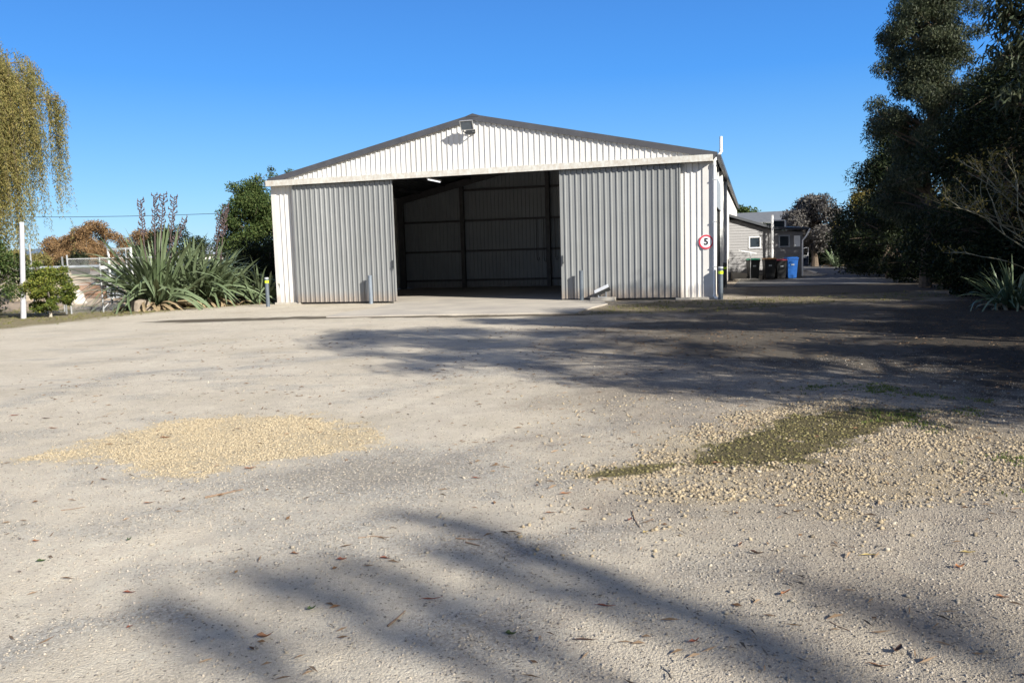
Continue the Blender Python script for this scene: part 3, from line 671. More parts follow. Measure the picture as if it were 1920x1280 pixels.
for (xa, za), (xb, zb) in zip(S_, S_[1:]):
    b.add([(xa,-.28,za),(xb,-.28,zb),(xb,7.1,zb+.35),(xa,7.1,za+.35),(xa,-.28,za+.12),(xb,-.28,zb+.12),(xb,7.1,zb+.47),(xa,7.1,za+.47)], [(0,3,2,1),(4,5,6,7),(0,1,5,4),(1,2,6,5),(2,3,7,6),(3,0,4,7)])
b.build('roof', M['roof'], wb)
for (x0, x1, z0, z1), nm_ in zip(holes, ('', 'pale curtained window')):
    f = MB().box(x0-.06, x1+.06, -.05, .0, z1-.0, z1+.06).box(x0-.06, x1+.06, -.06, .0, z0-.06, z0).box(x0-.06, x0, -.05, .0, z0, z1).box(x1, x1+.06, -.05, .0, z0, z1).build('window', M['pvc'] if not nm_ else M['greylite'], wb)
    MB().box(x0, x1, .0, .012, z0, z1).build('pane', M['glass'], f)
    if nm_: f['label'] = nm_
MB().box(2.12, 2.2, -.06, .0, .1, 2.4).build('corner_board', M['board'], wb)
MB().tube([(2.18, -.35, .3), (2.18, -.35, 3.12)], .06, 10).build('vent_pipe', M['pvc'], wb, smooth=True)
MB().tube([(WL+.24,-.32,2.42), (WL+.1,-.2,2.05), (WL-.03,-.08,1.85), (WL-.03,-.08,.1)], .04, 8).build('downpipe', M['pvc'], wb, smooth=True)
MB().box(3.4, 3.7, -.07, -.03, 1.55, 2.1).build('wall_cabinet', M['pvc'], wb)
dm = MB().box(2.52, 2.58, .5, .56, 2.4, 2.92).box(3.14, 3.2, .5, .56, 2.4, 2.92).box(2.52, 3.2, .5, .56, 2.86, 2.92).build('rooflight', M['pvc'], wb)
MB().box(2.58, 3.14, .56, .6, 2.4, 2.86).build('pane', M['glass'], dm)
# hand rail and ramp
rl = empty('hand_rail', (10.7, 38.9, 0), 0); tag(rl, 'white tubular hand rail with post beside the shed wall', 'railing')
MB().tube([(.0, 0, 1.45), (.85, 0, 1.28)], .025, 8).build('rail', M['pvc'], rl)
MB().tube([(.55, 0, .0), (.55, 0, 1.33)], .022, 8).box(.50, .60, -.05, .05, 1.18, 1.34).build('post', M['galv'], rl)
tag(MB().box(10.6, 11.6, 38.6, 39.4, -.05, .12).build('entry_step', M['concrete'], bevel=.02), 'pale concrete entry step at the foot of the hand rail', 'step')
rp = MB().add([(10.9,40.8,.02),(13.0,41.0,.02),(13.0,41.3,.02),(10.9,41.2,.02),(10.9,40.8,.42),(13.0,41.0,.12),(13.0,41.1,.12),(10.9,41.0,.42)], [(0,1,5,4),(4,5,6,7),(7,6,2,3),(0,4,7,3),(1,2,6,5)])
tag(rp.build('access_ramp', M['concrete']), 'pale sloping ramp kerb under the weatherboard wall', 'ramp')

# wheelie bins
def bin_(x, y, h, wd, lidm, bodym, label):
    o = empty('wheelie_bin', (x, y, 0), R(random.uniform(-6, 6))); tag(o, label, 'bin', 'wheelie bins along the wall')
    def rect(a, d, z, yo=0): return [(-a/2,-d/2+yo,z),(a/2,-d/2+yo,z),(a/2,d/2+yo,z),(-a/2,d/2+yo,z)]
    d = wd*1.2
    MB().loft([rect(wd*.74, d*.7, .05), rect(wd*.94, d*.92, h*.86), rect(wd, d, h*.88), rect(wd, d, h*.93)]).build('body', bodym, o, bevel=.012)
    MB().loft([rect(wd*1.03, d*1.05, h*.935), rect(wd*1.03, d*1.05, h*.965), rect(wd*.85, d*.8, h*1.0)]).tube([(-wd*.4, d*.55, h*.93), (wd*.4, d*.55, h*.93)], .018, 8).build('lid', lidm, o, bevel=.006)
    MB().box(-.07, .07, -d*.5+.012, -d*.5+.03, h*.63, h*.69).build('sticker', M['greylite'], o)
    for s in (-1, 1): MB().tube([(s*wd*.36, d*.34, .1), (s*wd*.36+s*.05, d*.34, .1)], .1, 14).build('wheel', M['black'], o)
random.seed(4)
bin_(11.72, 41.0-.9, 1.05, .56, simple('green_lid', (.04,.36,.20), .45), M['black'], 'black wheelie bin with a bright green lid')
bin_(12.55, 41.0-.7, 1.05, .56, simple('brown_lid', (.22,.11,.03), .45), M['black'], 'black wheelie bin with a brown lid')
bin_(13.12, 41.0-.6, .97, .52, simple('maroon_lid', (.16,.015,.03), .45), M['black'], 'black wheelie bin with a dark red lid')
blue = simple('blue_plastic', (.01,.09,.34), .45, 0, .1); bin_(13.66, 41.0-.6, 1.06, .54, blue, blue, 'all blue wheelie bin at the right end of the row')

# parked vehicle with its door open, half hidden behind the building
car = empty('parked_car', (17.2, 53.5, 0), R(0)); tag(car, 'dark parked car behind the building with one door swung open', 'car')
cp = simple('dark_blue_paint', (.012,.018,.035), .25, .3, .1, 3, 0)
prof = [(-2.2,.45),(-2.25,.75),(-2.1,.95),(-1.1,1.05),(-.45,1.55),(1.5,1.6),(2.1,1.1),(2.2,.9),(2.2,.45),(1.75,.35),(-1.75,.35)]
MB().loft([[(-.85, q[0], q[1]) for q in prof], [(-.88, q[0], q[1]*.98) for q in prof], [(.88, q[0], q[1]*.98) for q in prof], [(.85, q[0], q[1]) for q in prof]]).build('body', cp, car, bevel=.03)
MB().add([(-.7,-1.12,1.08),(.7,-1.12,1.08),(.62,-.5,1.54),(-.62,-.5,1.54)], [(0,1,2,3)]).build('windscreen', M['glass'], car)
for sx in (-.8, .8):
    for sy in (-1.4, 1.4): MB().tube([(sx-.1, sy, .32), (sx+.1, sy, .32)], .32, 20).build('wheel', M['black'], car)
    MB().box(sx*.85-.14, sx*.85+.14, -2.27, -2.2, .68, .82).build('headlight', M['alu'], car)
dr = MB().add([(.9,-.95,.3),(1.66,-.98,.3),(1.66,-.98,.93),(.9,-.95,.93),(.9,-.88,.3),(1.66,-.91,.3),(1.66,-.91,.93),(.9,-.88,.93)], [(0,1,2,3),(4,7,6,5),(0,4,5,1),(3,2,6,7),(1,5,6,2),(0,3,7,4)]).build('door', cp, car)
fr = MB().tube([(.92,-.93,.95),(1.08,-.935,1.20),(1.3,-.94,1.40),(1.5,-.95,1.46),(1.64,-.96,1.46),(1.64,-.96,.35)], .022, 6).box(.9, 1.66, -1.0, -.96, .93, .99).build('window_frame', M['alu'], dr)
MB().box(1.0, 1.5, -1.01, -.985, .82, .9).build('armrest', M['greylite'], dr)
MB().box(1.58, 1.64, -1.0, -.975, .98, 1.16).build('mirror_patch', M['signwhite'], dr)

# grey roofed building behind
gb = empty('far_building', (23.0, 80, 0), 0); tag(gb, 'blue grey building with dark gabled roof beyond the weatherboard one', 'building')
M['bluewall'] = simple('blue_grey_wall', (.09,.12,.17), .8, 0, .12, 2)
MB().box(0, 7, 0, 8, 0, 3.8).build('wall', M['bluewall'], gb)
b = MB().add([(-.5,-.4,3.75),(7.4,-.4,3.85),(7.4,4.0,4.95),(-.5,4.0,4.85),(-.5,-.4,3.9),(7.4,-.4,4.0),(7.4,4.0,5.15),(-.5,4.0,5.0),(7.4,8.4,3.8),(-.5,8.4,3.7)], [(0,1,2,3),(4,5,6,7),(0,1,5,4),(1,2,6,5),(0,4,7,3),(7,6,8,9)]); b.build('roof', simple('slate_roof', (.13,.135,.14), .6, 0, .15, 3), gb)
f = MB().box(4.2, 5.3, -.06, -.01, 1.2, 2.6).build('window', M['pvc'], gb); MB().box(4.28, 5.22, -.07, -.061, 1.28, 2.52).build('pane', M['glass'], f)

# ------------------------------------------------------------------ vegetation tools
def leaf_mesh(name, P, L, Wd, droop, mat, parent, seed, up=0., bend=.2, chunk=None):
    """P (n,3) leaf bases, one folded diamond of two triangles each"""
    rng = np.random.default_rng(seed); n = len(P)
    d = rng.normal(0, 1, (n, 3)); d[:, 2] = d[:, 2]*(1-abs(droop)) - droop*1.6 + up
    d /= np.linalg.norm(d, axis=1)[:, None]+1e-9
    a = rng.normal(0, 1, (n, 3)); s = np.cross(d, a); s /= np.linalg.norm(s, axis=1)[:, None]+1e-9
    nn = np.cross(d, s); ln = L*rng.uniform(.6, 1.25, n)[:, None]; wd = Wd*rng.uniform(.7, 1.2, n)[:, None]
    v = np.stack([P, P+d*ln*.45+s*wd*.5+nn*wd*bend, P+d*ln-nn*wd*.3, P+d*ln*.45-s*wd*.5+nn*wd*bend], 1)
    i = (np.arange(n)*4)[:, None]
    F = np.concatenate([i+np.array([[0,1,2]]), i+np.array([[0,2,3]])], 0)
    return mesh_np(name, v.reshape(-1, 3), F, mat, parent)
def tree(name, label, base, clumps, nleaf, L, Wd, droop, lmat, bmat, tr=.15, seed=1, cat='tree', group=None, spread=.42, trunk_top=None, flat=.75, limbs=True, up=0, trunk0=None):
    """clumps: array (x,y,z,r) relative to base"""
    rng = np.random.default_rng(seed); rnd = random.Random(seed)
    root = empty(name, (base[0], base[1], 0)); tag(root, label, cat, group)
    C = np.array(clumps); wgt = C[:, 3]**2; wgt /= wgt.sum()
    idx = rng.choice(len(C), nleaf, p=wgt); q = rng.normal(0, 1, (nleaf, 3)); q /= np.linalg.norm(q, axis=1)[:, None]
    rad = rng.uniform(0, 1, nleaf)**spread
    P = C[idx, :3]+q*rad[:, None]*C[idx, 3][:, None]*np.array([1, 1, flat])
    P = P[P[:, 2] > .03]
    leaf_mesh('crown', P, L, Wd, droop, lmat, root, seed+5, up)
    zt = trunk_top if trunk_top else C[:, 2].max()*.9
    b = MB(); pts = []; nseg = 8; bx, by = (trunk0 or (0, 0))
    cx, cy = np.average(C[:, 0], weights=wgt), np.average(C[:, 1], weights=wgt)
    for k in range(nseg+1):
        t = k/nseg; pts.append(Vector((bx*(1-t)+cx*t+rnd.uniform(-.06, .06)*zt*.15, by*(1-t)+cy*t+rnd.uniform(-.06, .06)*zt*.15, -.1+(zt+.1)*t)))
    b.tube(pts, [tr*(1.25 if k == 0 else 1)*(1-.85*k/nseg)+.012 for k in range(nseg+1)], 9)
    b.build('trunk', bmat, root, smooth=True)
    if limbs:
        b = MB()
        for (a, c_, z, r) in C:
            z0 = max(.25*zt, min(z-.35*math.hypot(a, c_)-.2, zt*.95)); t = min(1, max(0, z0/zt)); i0 = min(nseg-1, int(t*nseg)); p0 = pts[i0].lerp(pts[i0+1], t*nseg-i0)
            p2 = Vector((a, c_, z)); p1 = p0.lerp(p2, .5)+Vector((rnd.uniform(-.1, .1), rnd.uniform(-.1, .1), rnd.uniform(-.05, .2)))*r
            r0 = max(.012, tr*.35*(1-t*.6)); b.tube([p0, p1, p2], [r0, r0*.6, r0*.3], 5, cap=False)
            for _ in range(3):
                e = p2+Vector((rnd.gauss(0, 1), rnd.gauss(0, 1), rnd.gauss(0, .8)))*r*.6; b.tube([p1.lerp(p2, .7), e], [r0*.3, .004], 4, cap=False)
        b.build('limbs', bmat, root, smooth=True)
    return root
def cloud(z0, z1, prof, n, cr, seed, sq=.5, cx=0, cy=0, ry=1):
    """clump list filling an envelope: prof(t) radius for t in 0..1"""
    rnd = random.Random(seed); out = []
    for k in range(n):
        t = (k+rnd.random())/n; r = prof(t); a = rnd.uniform(0, 6.283); q = r*rnd.random()**sq; s = cr*rnd.uniform(.6, 1.25)
        out.append((cx+q*math.cos(a), cy+q*math.sin(a)*ry, z0+(z1-z0)*t, s))
    return out
G = lambda a, b, c: (a, b, c)
LM = {
 'euc': leaf_mat('eucalypt_leaf', [(.2, (.025,.036,.02)), (.5, (.055,.067,.038)), (.8, (.10,.11,.06)), (1, (.17,.12,.07))], .15, .4),
 'dark': leaf_mat('dark_evergreen_leaf', [(.2, (.008,.014,.006)), (.55, (.017,.027,.011)), (.9, (.05,.06,.022))], .15),
 'mid': leaf_mat('mid_green_leaf', [(.2, (.03,.055,.02)), (.55, (.065,.10,.03)), (.9, (.13,.15,.05))], .25),
 'lime': leaf_mat('lime_leaf', [(.15, (.04,.07,.02)), (.5, (.11,.145,.03)), (.85, (.25,.25,.05))], .3),
 'willow': leaf_mat('willow_leaf', [(.15, (.09,.10,.03)), (.5, (.20,.185,.065)), (.8, (.33,.27,.10)), (1, (.40,.25,.10))], .3),
 'rust': leaf_mat('rust_leaf', [(.15, (.13,.08,.04)), (.5, (.23,.14,.07)), (.85, (.32,.21,.10))], .25),
 'olive': leaf_mat('olive_yellow_leaf', [(.15, (.07,.07,.02)), (.5, (.15,.13,.035)), (.85, (.27,.20,.06))], .25),
 'purple': leaf_mat('purple_grey_leaf', [(.2, (.06,.055,.055)), (.5, (.12,.112,.105)), (.85, (.21,.195,.175)), (1, (.20,.13,.08))], .12, .45),
 'flax': leaf_mat('flax_blade', [(.15, (.045,.065,.035)), (.5, (.11,.15,.075)), (.8, (.22,.255,.165)), (1, (.32,.25,.15))], .08, .32),
 'dry': leaf_mat('dry_blade', [(.2, (.20,.14,.08)), (.6, (.30,.23,.14)), (.9, (.40,.33,.22))], .1, .6),
}
ell = lambda r, p=.5: (lambda t: r*max(.0, (math.sin(math.pi*min(max(t, .02), .98)))**p))

# --- right side trees in the picture
GR = 'trees lining the right of the lane'
tree('eucalyptus_tree', 'tall eucalyptus with drooping leaves rising out of the top of the frame', (14.7, 29.3), cloud(2.5, 12.5, lambda t: 1.75*(1-.15*t)*(.82+.25*math.sin(t*23)) if t < .95 else 1.2, 190, .58, 3) + [(1.7,0,7.2,.6),(1.9,.2,6.6,.55),(-1.6,0,7.6,.5),(-1.85,0,6.4,.45),(-1.7,0,5.6,.5),(-1.4,.1,8.6,.5),(2.1,0,7.0,.4)], 150000, .13, .034, .75, LM['euc'], M['bark'], .17, 3, group=GR, spread=.5)
tree('conifer_tree', 'dark ragged evergreen with feathery shoots standing left of the eucalyptus', (17.6, 38.5), cloud(.3, 7.2, lambda t: 2.2*(1-t**1.6)+.35, 60, .8, 5), 26000, .20, .05, -.1, LM['dark'], M['bark'], .18, 5, group=GR)
tree('evergreen_tree', 'dense dark evergreen behind the bare branches at the right edge', (14.9, 24.8), cloud(.2, 6.7, lambda t: 2.4*(1-t**3)+.2, 80, .8, 7)+[(1.2,1.0,7.2,.6),(1.9,.6,6.8,.7)], 42000, .13, .05, .1, LM['dark'], M['bark'], .18, 7, group=GR)
tree('conifer_tree', 'dark spiky topped conifer behind the right hand evergreens', (16.7, 27.4), cloud(.2, 7.3, lambda t: 2.2*(1-t**2)+.3, 70, .7, 9), 30000, .16, .04, -.2, LM['dark'], M['bark'], .15, 9, group=GR)
tree('evergreen_tree', 'dark broad evergreen between the eucalyptus and the yellowing shrub', (20.9, 45.5), cloud(.2, 6.2, lambda t: 2.6*(1-t**2.5)+.3, 50, 1.0, 11), 20000, .2, .08, .1, LM['dark'], M['bark'], .18, 11, group=GR)
tree('evergreen_tree', 'shadowed evergreen behind the lane side trees', (24.0, 42.0), cloud(.2, 7.4, lambda t: 3.0*(1-t**2.5)+.3, 40, 1.2, 12), 14000, .25, .1, .1, LM['dark'], M['bark'], .18, 12, group=GR)
tree('evergreen_tree', 'dark evergreen far back on the right behind the eucalyptus', (18.9, 32.0), cloud(.2, 6.6, lambda t: 2.2*(1-t**2.5)+.3, 40, 1.2, 13), 16000, .2, .09, .1, LM['dark'], M['bark'], .18, 13, group=GR)
tree('shrub', 'yellow green shrub with an orange top beside the far lane', (26.3, 61.5), cloud(.2, 5.2, lambda t: 2.0*(1-t**3)+.2, 40, .85, 15), 15000, .2, .1, .0, LM['olive'], M['bark'], .14, 15, cat='shrub', group=GR)
tree('shrub', 'dark green shrub hedging the middle of the lane', (23.6, 53.0), cloud(.2, 4.6, lambda t: 2.1*(1-t**3)+.2, 36, .9, 16), 13000, .2, .09, .0, LM['dark'], M['bark'], .14, 16, cat='shrub', group=GR)
tree('purple_tree', 'round purple grey leaved tree closing the end of the lane', (22.9, 62.5), cloud(1.4, 5.0, ell(2.0, .5), 60, .7, 17, .4), 26000, .2, .10, .1, LM['purple'], M['bark'], .25, 17)
tree('shrub', 'dark undergrowth below the purple grey tree', (26.5, 70.0), cloud(.2, 2.8, lambda t: 4.6, 40, 1.1, 18, .6), 14000, .25, .12, .1, LM['dark'], M['bark'], .12, 18, cat='shrub', limbs=False)
tree('shrub', 'low dark hedge behind the parked car', (20.5, 66.0), cloud(.2, 2.9, lambda t: 2.6, 26, .9, 19, .6), 9000, .22, .1, .1, LM['dark'], M['bark'], .12, 19, cat='shrub', limbs=False)
tree('broadleaf_tree', 'rounded green tree top showing over the weatherboard roof', (24.6, 90.0), cloud(1.8, 5.7, ell(2.2, .5), 40, 1.0, 20, .4), 15000, .3, .15, .1, LM['mid'], M['bark'], .3, 20)
tree('shrub', 'dark bushy undergrowth under the right hand trees', (15.6, 20.9), cloud(.1, 5.2, lambda t: 1.7*(1-t**3)+.3, 50, .75, 21), 26000, .13, .06, .1, LM['dark'], M['bark'], .1, 21, cat='shrub')
for k, (bx, by, h, r, lab) in enumerate([(13.9,23.6,1.7,1.1,'low dark bush at the foot of the right hand evergreens'),(15.2,28.2,1.8,1.2,'low dark bush hiding the foot of the eucalyptus'),(16.9,33.5,2.0,1.4,'low dark bush beyond the foot of the eucalyptus'),(19.0,41.0,2.2,1.5,'low dark bush edging the lane level with the bins'),(21.6,48.0,2.4,1.7,'low dark bush edging the lane beyond the bins')]):
    tree('shrub', lab, (bx, by), cloud(.05, h, lambda t, r=r: r*(1-t**3)+.1, 26, .5, 300+k), 9000, .13, .06, .1, LM['dark'], M['bark'], .05, 300+k, cat='shrub', group='low bushes edging the lane', limbs=False)
# --- trees just outside the frame that shade the yard
GO = 'trees beyond the right edge that shade the yard'
tree('eucalyptus_tree', 'spreading eucalyptus just right of the view and shading the yard', (10.2, 3.5), cloud(1.2, 10.4, lambda t: 3.0*(1-.75*abs(2*t-1)**3), 100, .72, 23, .6), 42000, .15, .045, .7, LM['euc'], M['bark'], .2, 23, group=GO, spread=.6)
tree('eucalyptus_tree', 'eucalyptus leaning in at the top right corner with large drooping leaves', (10.0, 11.3), [(-3.0,.5,5.15,.45),(-2.8,.7,4.3,.42),(-2.85,.7,3.65,.25),(-3.35,.4,5.6,.4),(-2.6,.5,4.8,.5),(-2.2,.6,4.0,.6),(-1.8,.2,5.0,.8),(-1.2,.2,6.0,.9),(-2.3,.4,5.9,.7),(-.6,.1,4.6,.9),(0,0,6.6,.9),(-1.3,.5,4.0,.7),(-2.6,.4,6.3,.6),(-2.95,.6,4.75,.4)], 17000, .15, .035, .75, LM['euc'], M['bark'], .13, 29, group=GO, spread=.7)
tree('eucalyptus_tree', 'second off frame eucalyptus shading the middle of the yard', (13.4, 9.5), cloud(1.0, 9.2, lambda t: 3.0*(1-.8*abs(2*t-1)**3), 90, .75, 24, .6), 29000, .17, .05, .6, LM['euc'], M['bark'], .2, 24, group=GO, spread=.6)
tree('evergreen_tree', 'third off frame tree shading the ground before the downpipe', (15.0, 12.2), cloud(.6, 6.8, lambda t: 1.9*(1-t**3)+.3, 40, .8, 25), 22000, .16, .06, .2, LM['dark'], M['bark'], .14, 25, group=GO, spread=.6)
tree('evergreen_tree', 'low off frame evergreen on the right shading the leaf litter', (9.9, 7.8), cloud(.3, 3.6, lambda t: 1.6*(1-t**3)+.3, 30, .75, 26), 14000, .14, .06, .1, LM['dark'], M['bark'], .14, 26, group=GO)
ST = [[(-1.64,3.77),(-1.35,3.49),(-.83,2.99)], [(-1.41,4.18),(-.96,3.87),(-.5,3.38),(0,2.95)], [(-.66,5.07),(-.35,4.77),(0,4.38),(.26,4.04),(.75,3.45),(1.05,3.0)], [(-.46,4.42),(0,3.97),(.45,3.48)], [(1.42,3.76),(1.65,3.4),(1.83,2.93)], [(-1.0,4.35),(-.6,4.0),(-.2,3.5),(.3,2.95)], [(-.2,4.7),(.3,4.1),(.7,3.6),(1.2,3.0)]]
lt = empty('leaning_tree', (14.4, -11.9, 0)); tag(lt, 'sparse tree behind the viewer casting streaks on the foreground', 'tree', GO)
b = MB(); b.tube([(0,0,-.1),(-.1,.1,4),(-.3,.3,7.0),(-.5,.6,9.8)], [.24,.19,.14,.05], 9); b.build('trunk', M['bark'], lt, smooth=True)
b = MB(); LP = []; rg = np.random.default_rng(88)
for si, pl_ in enumerate(ST):
    sl_ = 17.5+.5*si; off = Vector((SUN_H.x*sl_-14.4, SUN_H.y*sl_+11.9, sl_*math.tan(SUN_EL)))
    pts = [Vector((a, c_, 0))+off for a, c_ in pl_]; e = pts[-1]+(pts[-1]-pts[-2])*1.6; tr_ = Vector((-.35, .4, 7.4+.25*si))
    allp = pts+[e, e.lerp(tr_, .5), tr_]
    b.tube(allp, [.028+.03*k/(len(allp)-1) for k in range(len(allp))], 6)
    rs = random.Random(900+si)
    for k in range(5):
        f_ = rs.uniform(0, len(pts)-1.01); i0 = int(f_); p0 = pts[i0].lerp(pts[i0+1], f_-i0); dd = (pts[i0]-pts[i0+1]).normalized(); side_ = dd.cross(Vector((0,0,1)))*rs.uniform(-.9,.9)
        e_ = p0+(dd+side_+Vector((0,0,rs.uniform(-.3,.3)))).normalized()*rs.uniform(.25,.7); b.tube([p0, e_], [.012,.004], 4, cap=False)
        t = rg.uniform(.2, 1.1, 24)[:, None]; LP.append(np.array(p0)[None]*(1-t)+np.array(e_)[None]*t+rg.normal(0, .06, (24, 3)))
    for k in range(len(pts)-1):
        n_ = 48; t = rg.uniform(0, 1, n_)[:, None]; LP.append(np.array(pts[k])[None]*(1-t)+np.array(pts[k+1])[None]*t+rg.normal(0, 1, (n_, 3))*np.array([[.055,.05,.055]]))
b.build('limbs', M['bark'], lt, smooth=True); leaf_mesh('crown', np.concatenate(LP), .13, .04, .4, LM['euc'], lt, 89)

tree('evergreen_tree', 'dense evergreen beyond the right edge darkening the lane mouth', (17.9, 18.6), cloud(.3, 9.0, lambda t: 1.9*(1-.7*t**3), 60, .9, 90, .6), 30000, .17, .07, .3, LM['dark'], M['bark'], .16, 90, group=GO, spread=.6)
tree('evergreen_tree', 'broad evergreen beyond the right edge closing off the sky over the leaf litter', (18.5, 10.5), cloud(.3, 11.0, lambda t: 3.2*(1-.7*t**3), 70, 1.2, 94, .6), 24000, .24, .1, .3, LM['dark'], M['bark'], .2, 94, group=GO, spread=.6)  # added out of view to cut sky light on the ground here
tree('eucalyptus_tree', 'tall eucalyptus beyond the right edge shading the dark shrubs', (20.5, 22.5), cloud(.5, 10.4, lambda t: 2.9*(1-.8*abs(2*t-1)**3), 70, 1.1, 91, .6), 26000, .2, .07, .6, LM['euc'], M['bark'], .2, 91, group=GO, spread=.6)
tree('eucalyptus_tree', 'tall eucalyptus beyond the right edge level with the bins', (25.6, 33.0), cloud(.5, 10.4, lambda t: 2.9*(1-.8*abs(2*t-1)**3), 70, 1.1, 92, .6), 22000, .22, .08, .6, LM['euc'], M['bark'], .2, 92, group=GO, spread=.6)
tree('eucalyptus_tree', 'tall eucalyptus beyond the right edge level with the far lane', (29.5, 43.0), cloud(.5, 9.4, lambda t: 3.2*(1-.8*abs(2*t-1)**3), 70, 1.2, 93, .6), 20000, .24, .09, .6, LM['euc'], M['bark'], .2, 93, group=GO, spread=.6)
# --- bare branched tree at the right edge
def bare_tree(name, label, base, seed, start, nmain, leafn, lmat, aim, H=4.5):
    rnd = random.Random(seed); root = empty(name, (*base, 0)); tag(root, label, 'tree'); b = MB(); tips = []
    def grow(p, d, ln, r, lev):
        pts = [p]; q = p.copy()
        for k in range(5):
            d = (d+Vector((rnd.uniform(-.22,.22), rnd.uniform(-.22,.22), rnd.uniform(-.12,.20)))).normalized(); q = q+d*ln/5; pts.append(q.copy())
            if lev < 3 and k > 0 and rnd.random() < .62:
                nd = (d+Vector((rnd.uniform(-1,1), rnd.uniform(-1,1), rnd.uniform(-.6,.9)))*.8).normalized(); grow(q.copy(), nd, ln*rnd.uniform(.35,.6), r*.5, lev+1)
            if lev >= 2: tips.append(q.copy())
        b.tube(pts, [r*(1-.75*k/5)+.002 for k in range(6)], 5, cap=False); tips.append(q.copy())
    b.tube([(0,0,-.1),(.1,.05,H*.25),(.0,.1,H*.45)], [.09,.075,.06], 8, cap=False)
    for k in range(nmain):
        z = H*(.15+.3*k/nmain); d = Vector(aim(k, nmain, rnd)).normalized(); grow(Vector((.05,.05,z)), d, rnd.uniform(1.0,1.9), .019, 0)
    b.build('trunk', M['twig'], root, smooth=True)
    T = np.array([tuple(t) for t in tips]); rg = np.random.default_rng(seed); T = T[rg.integers(0, len(T), leafn)]+rg.normal(0, .04, (leafn, 3))
    leaf_mesh('crown', T, .075, .035, .1, lmat, root, seed+1)
bare_tree('bare_tree', 'pale bare branching tree with few yellow leaves at the right edge', (10.75, 16.8), 31, 0, 10, 1300, LM['olive'], lambda k, n, r: (r.uniform(-1, .2), r.uniform(-.8, .5), r.uniform(.1, 1.1)))

# --- left side
def willow(base, cx, cy, R0, ztop, seed, nst, label, low):
    rnd = random.Random(seed); rg = np.random.default_rng(seed); root = empty('willow_tree', (*base, 0)); tag(root, label, 'tree')
    P = []; b = MB(); b.tube([(0,0,-.1),(.1,0,2.5),(.3,.1,5),(.2,0,ztop-1.5)], [.4,.33,.25,.1], 10)
    lb_ = MB()
    for k in range(nst):
        if k % 34 == 0:
            ga = rnd.uniform(0, 6.283); gq = R0*rnd.random()**.42; gz_ = rnd.uniform(-.7, .45); gl = rnd.uniform(-.5, .9)
        a = ga+rnd.gauss(0, .065); q = min(R0*1.06, max(.1, gq+rnd.gauss(0, .17))); zt = ztop-1.0*(q/R0)**2*2.6+gz_+rnd.uniform(-.25, .2)
        ln = max(.5, (rnd.uniform(.8, 2.2) if q > R0*.72 else rnd.uniform(1.5, 3.4))+gl)
        x0, y0 = cx+q*math.cos(a), cy+q*math.sin(a)
        if q < R0*.75 or rnd.random() < low: ln += rnd.uniform(.4, 2.2)
        if 2.2 < x0 < 3.8 and rnd.random() < .6: ln += rnd.uniform(1.0, 3.6)
        n = int(ln*30); t = rg.uniform(0, 1, n); sx, sy = rnd.uniform(-.25,.35), rnd.uniform(-.2,.2)
        P.append(np.stack([x0+sx*t**2+rg.normal(0,.035,n), y0+sy*t**2+rg.normal(0,.035,n), zt-ln*t], 1))
        if k % 7 == 0: lb_.tube([(x0,y0,zt),(x0+sx*.3,y0,zt-ln*.5),(x0+sx,y0+sy,zt-ln)], [.01,.006,.003], 3, cap=False)
        if k % 60 == 0: lb_.tube([(.2,0,rnd.uniform(3.5,ztop-2)),(x0*.6,y0*.6,zt+.2-.1*q),(x0,y0,zt)], [.09,.05,.015], 6, cap=False)
    P = np.concatenate(P); P = P[P[:, 2] > .4]
    leaf_mesh('crown', P, .12, .026, .85, LM['willow'], root, seed+2); b.build('trunk', M['bark'], root, smooth=True); lb_.build('limbs', M['bark'], root)
willow((-20.9, 30.0), .0, 0, 4.6, 10.5, 41, 3500, 'big weeping willow with yellowing leaves at the left edge', .1)
tree('shrub', 'dark mass of evergreen below the willow behind the pole', (-19.6, 29.6), cloud(.3, 5.5, lambda t: 1.7, 30, .9, 42), 9000, .14, .06, .1, LM['dark'], M['bark'], .2, 42, cat='shrub', limbs=False)
tree('shrub', 'bushy green shrub at the left edge in front of the white pole', (-16.6, 26.6), cloud(.35, 2.4, lambda t: .95*(1-t**4)+.1, 30, .42, 43)+cloud(.5, 1.9, lambda t: .8, 14, .4, 143, cx=-1.3), 15000, .085, .05, .1, LM['mid'], M['palebark'], .07, 43, cat='shrub')
tree('shrub', 'bright lime green shrub right of the white pole', (-14.95, 26.9), cloud(.25, 1.5, ell(.70, .4), 30, .24, 44)+[(.75,0,.9,.22),(.5,.1,1.5,.18),(-.3,0,1.7,.16)], 9000, .08, .05, .1, LM['lime'], M['palebark'], .04, 44, cat='shrub')
pl = empty('white_pole', (-15.6, 26.5, 0), 0); tag(pl, 'smooth white steel pole standing among the bushes on the left', 'pole')
MB().tube([(0,0,-.1),(.22,0,3.0)], [.085,.07], 14).build('post', M['polep'], pl, smooth=True)
MB().tube([(.22,0,3.0),(.222,0,3.04)], [.078,.05], 14).build('cap', M['pvc'], pl, smooth=True)

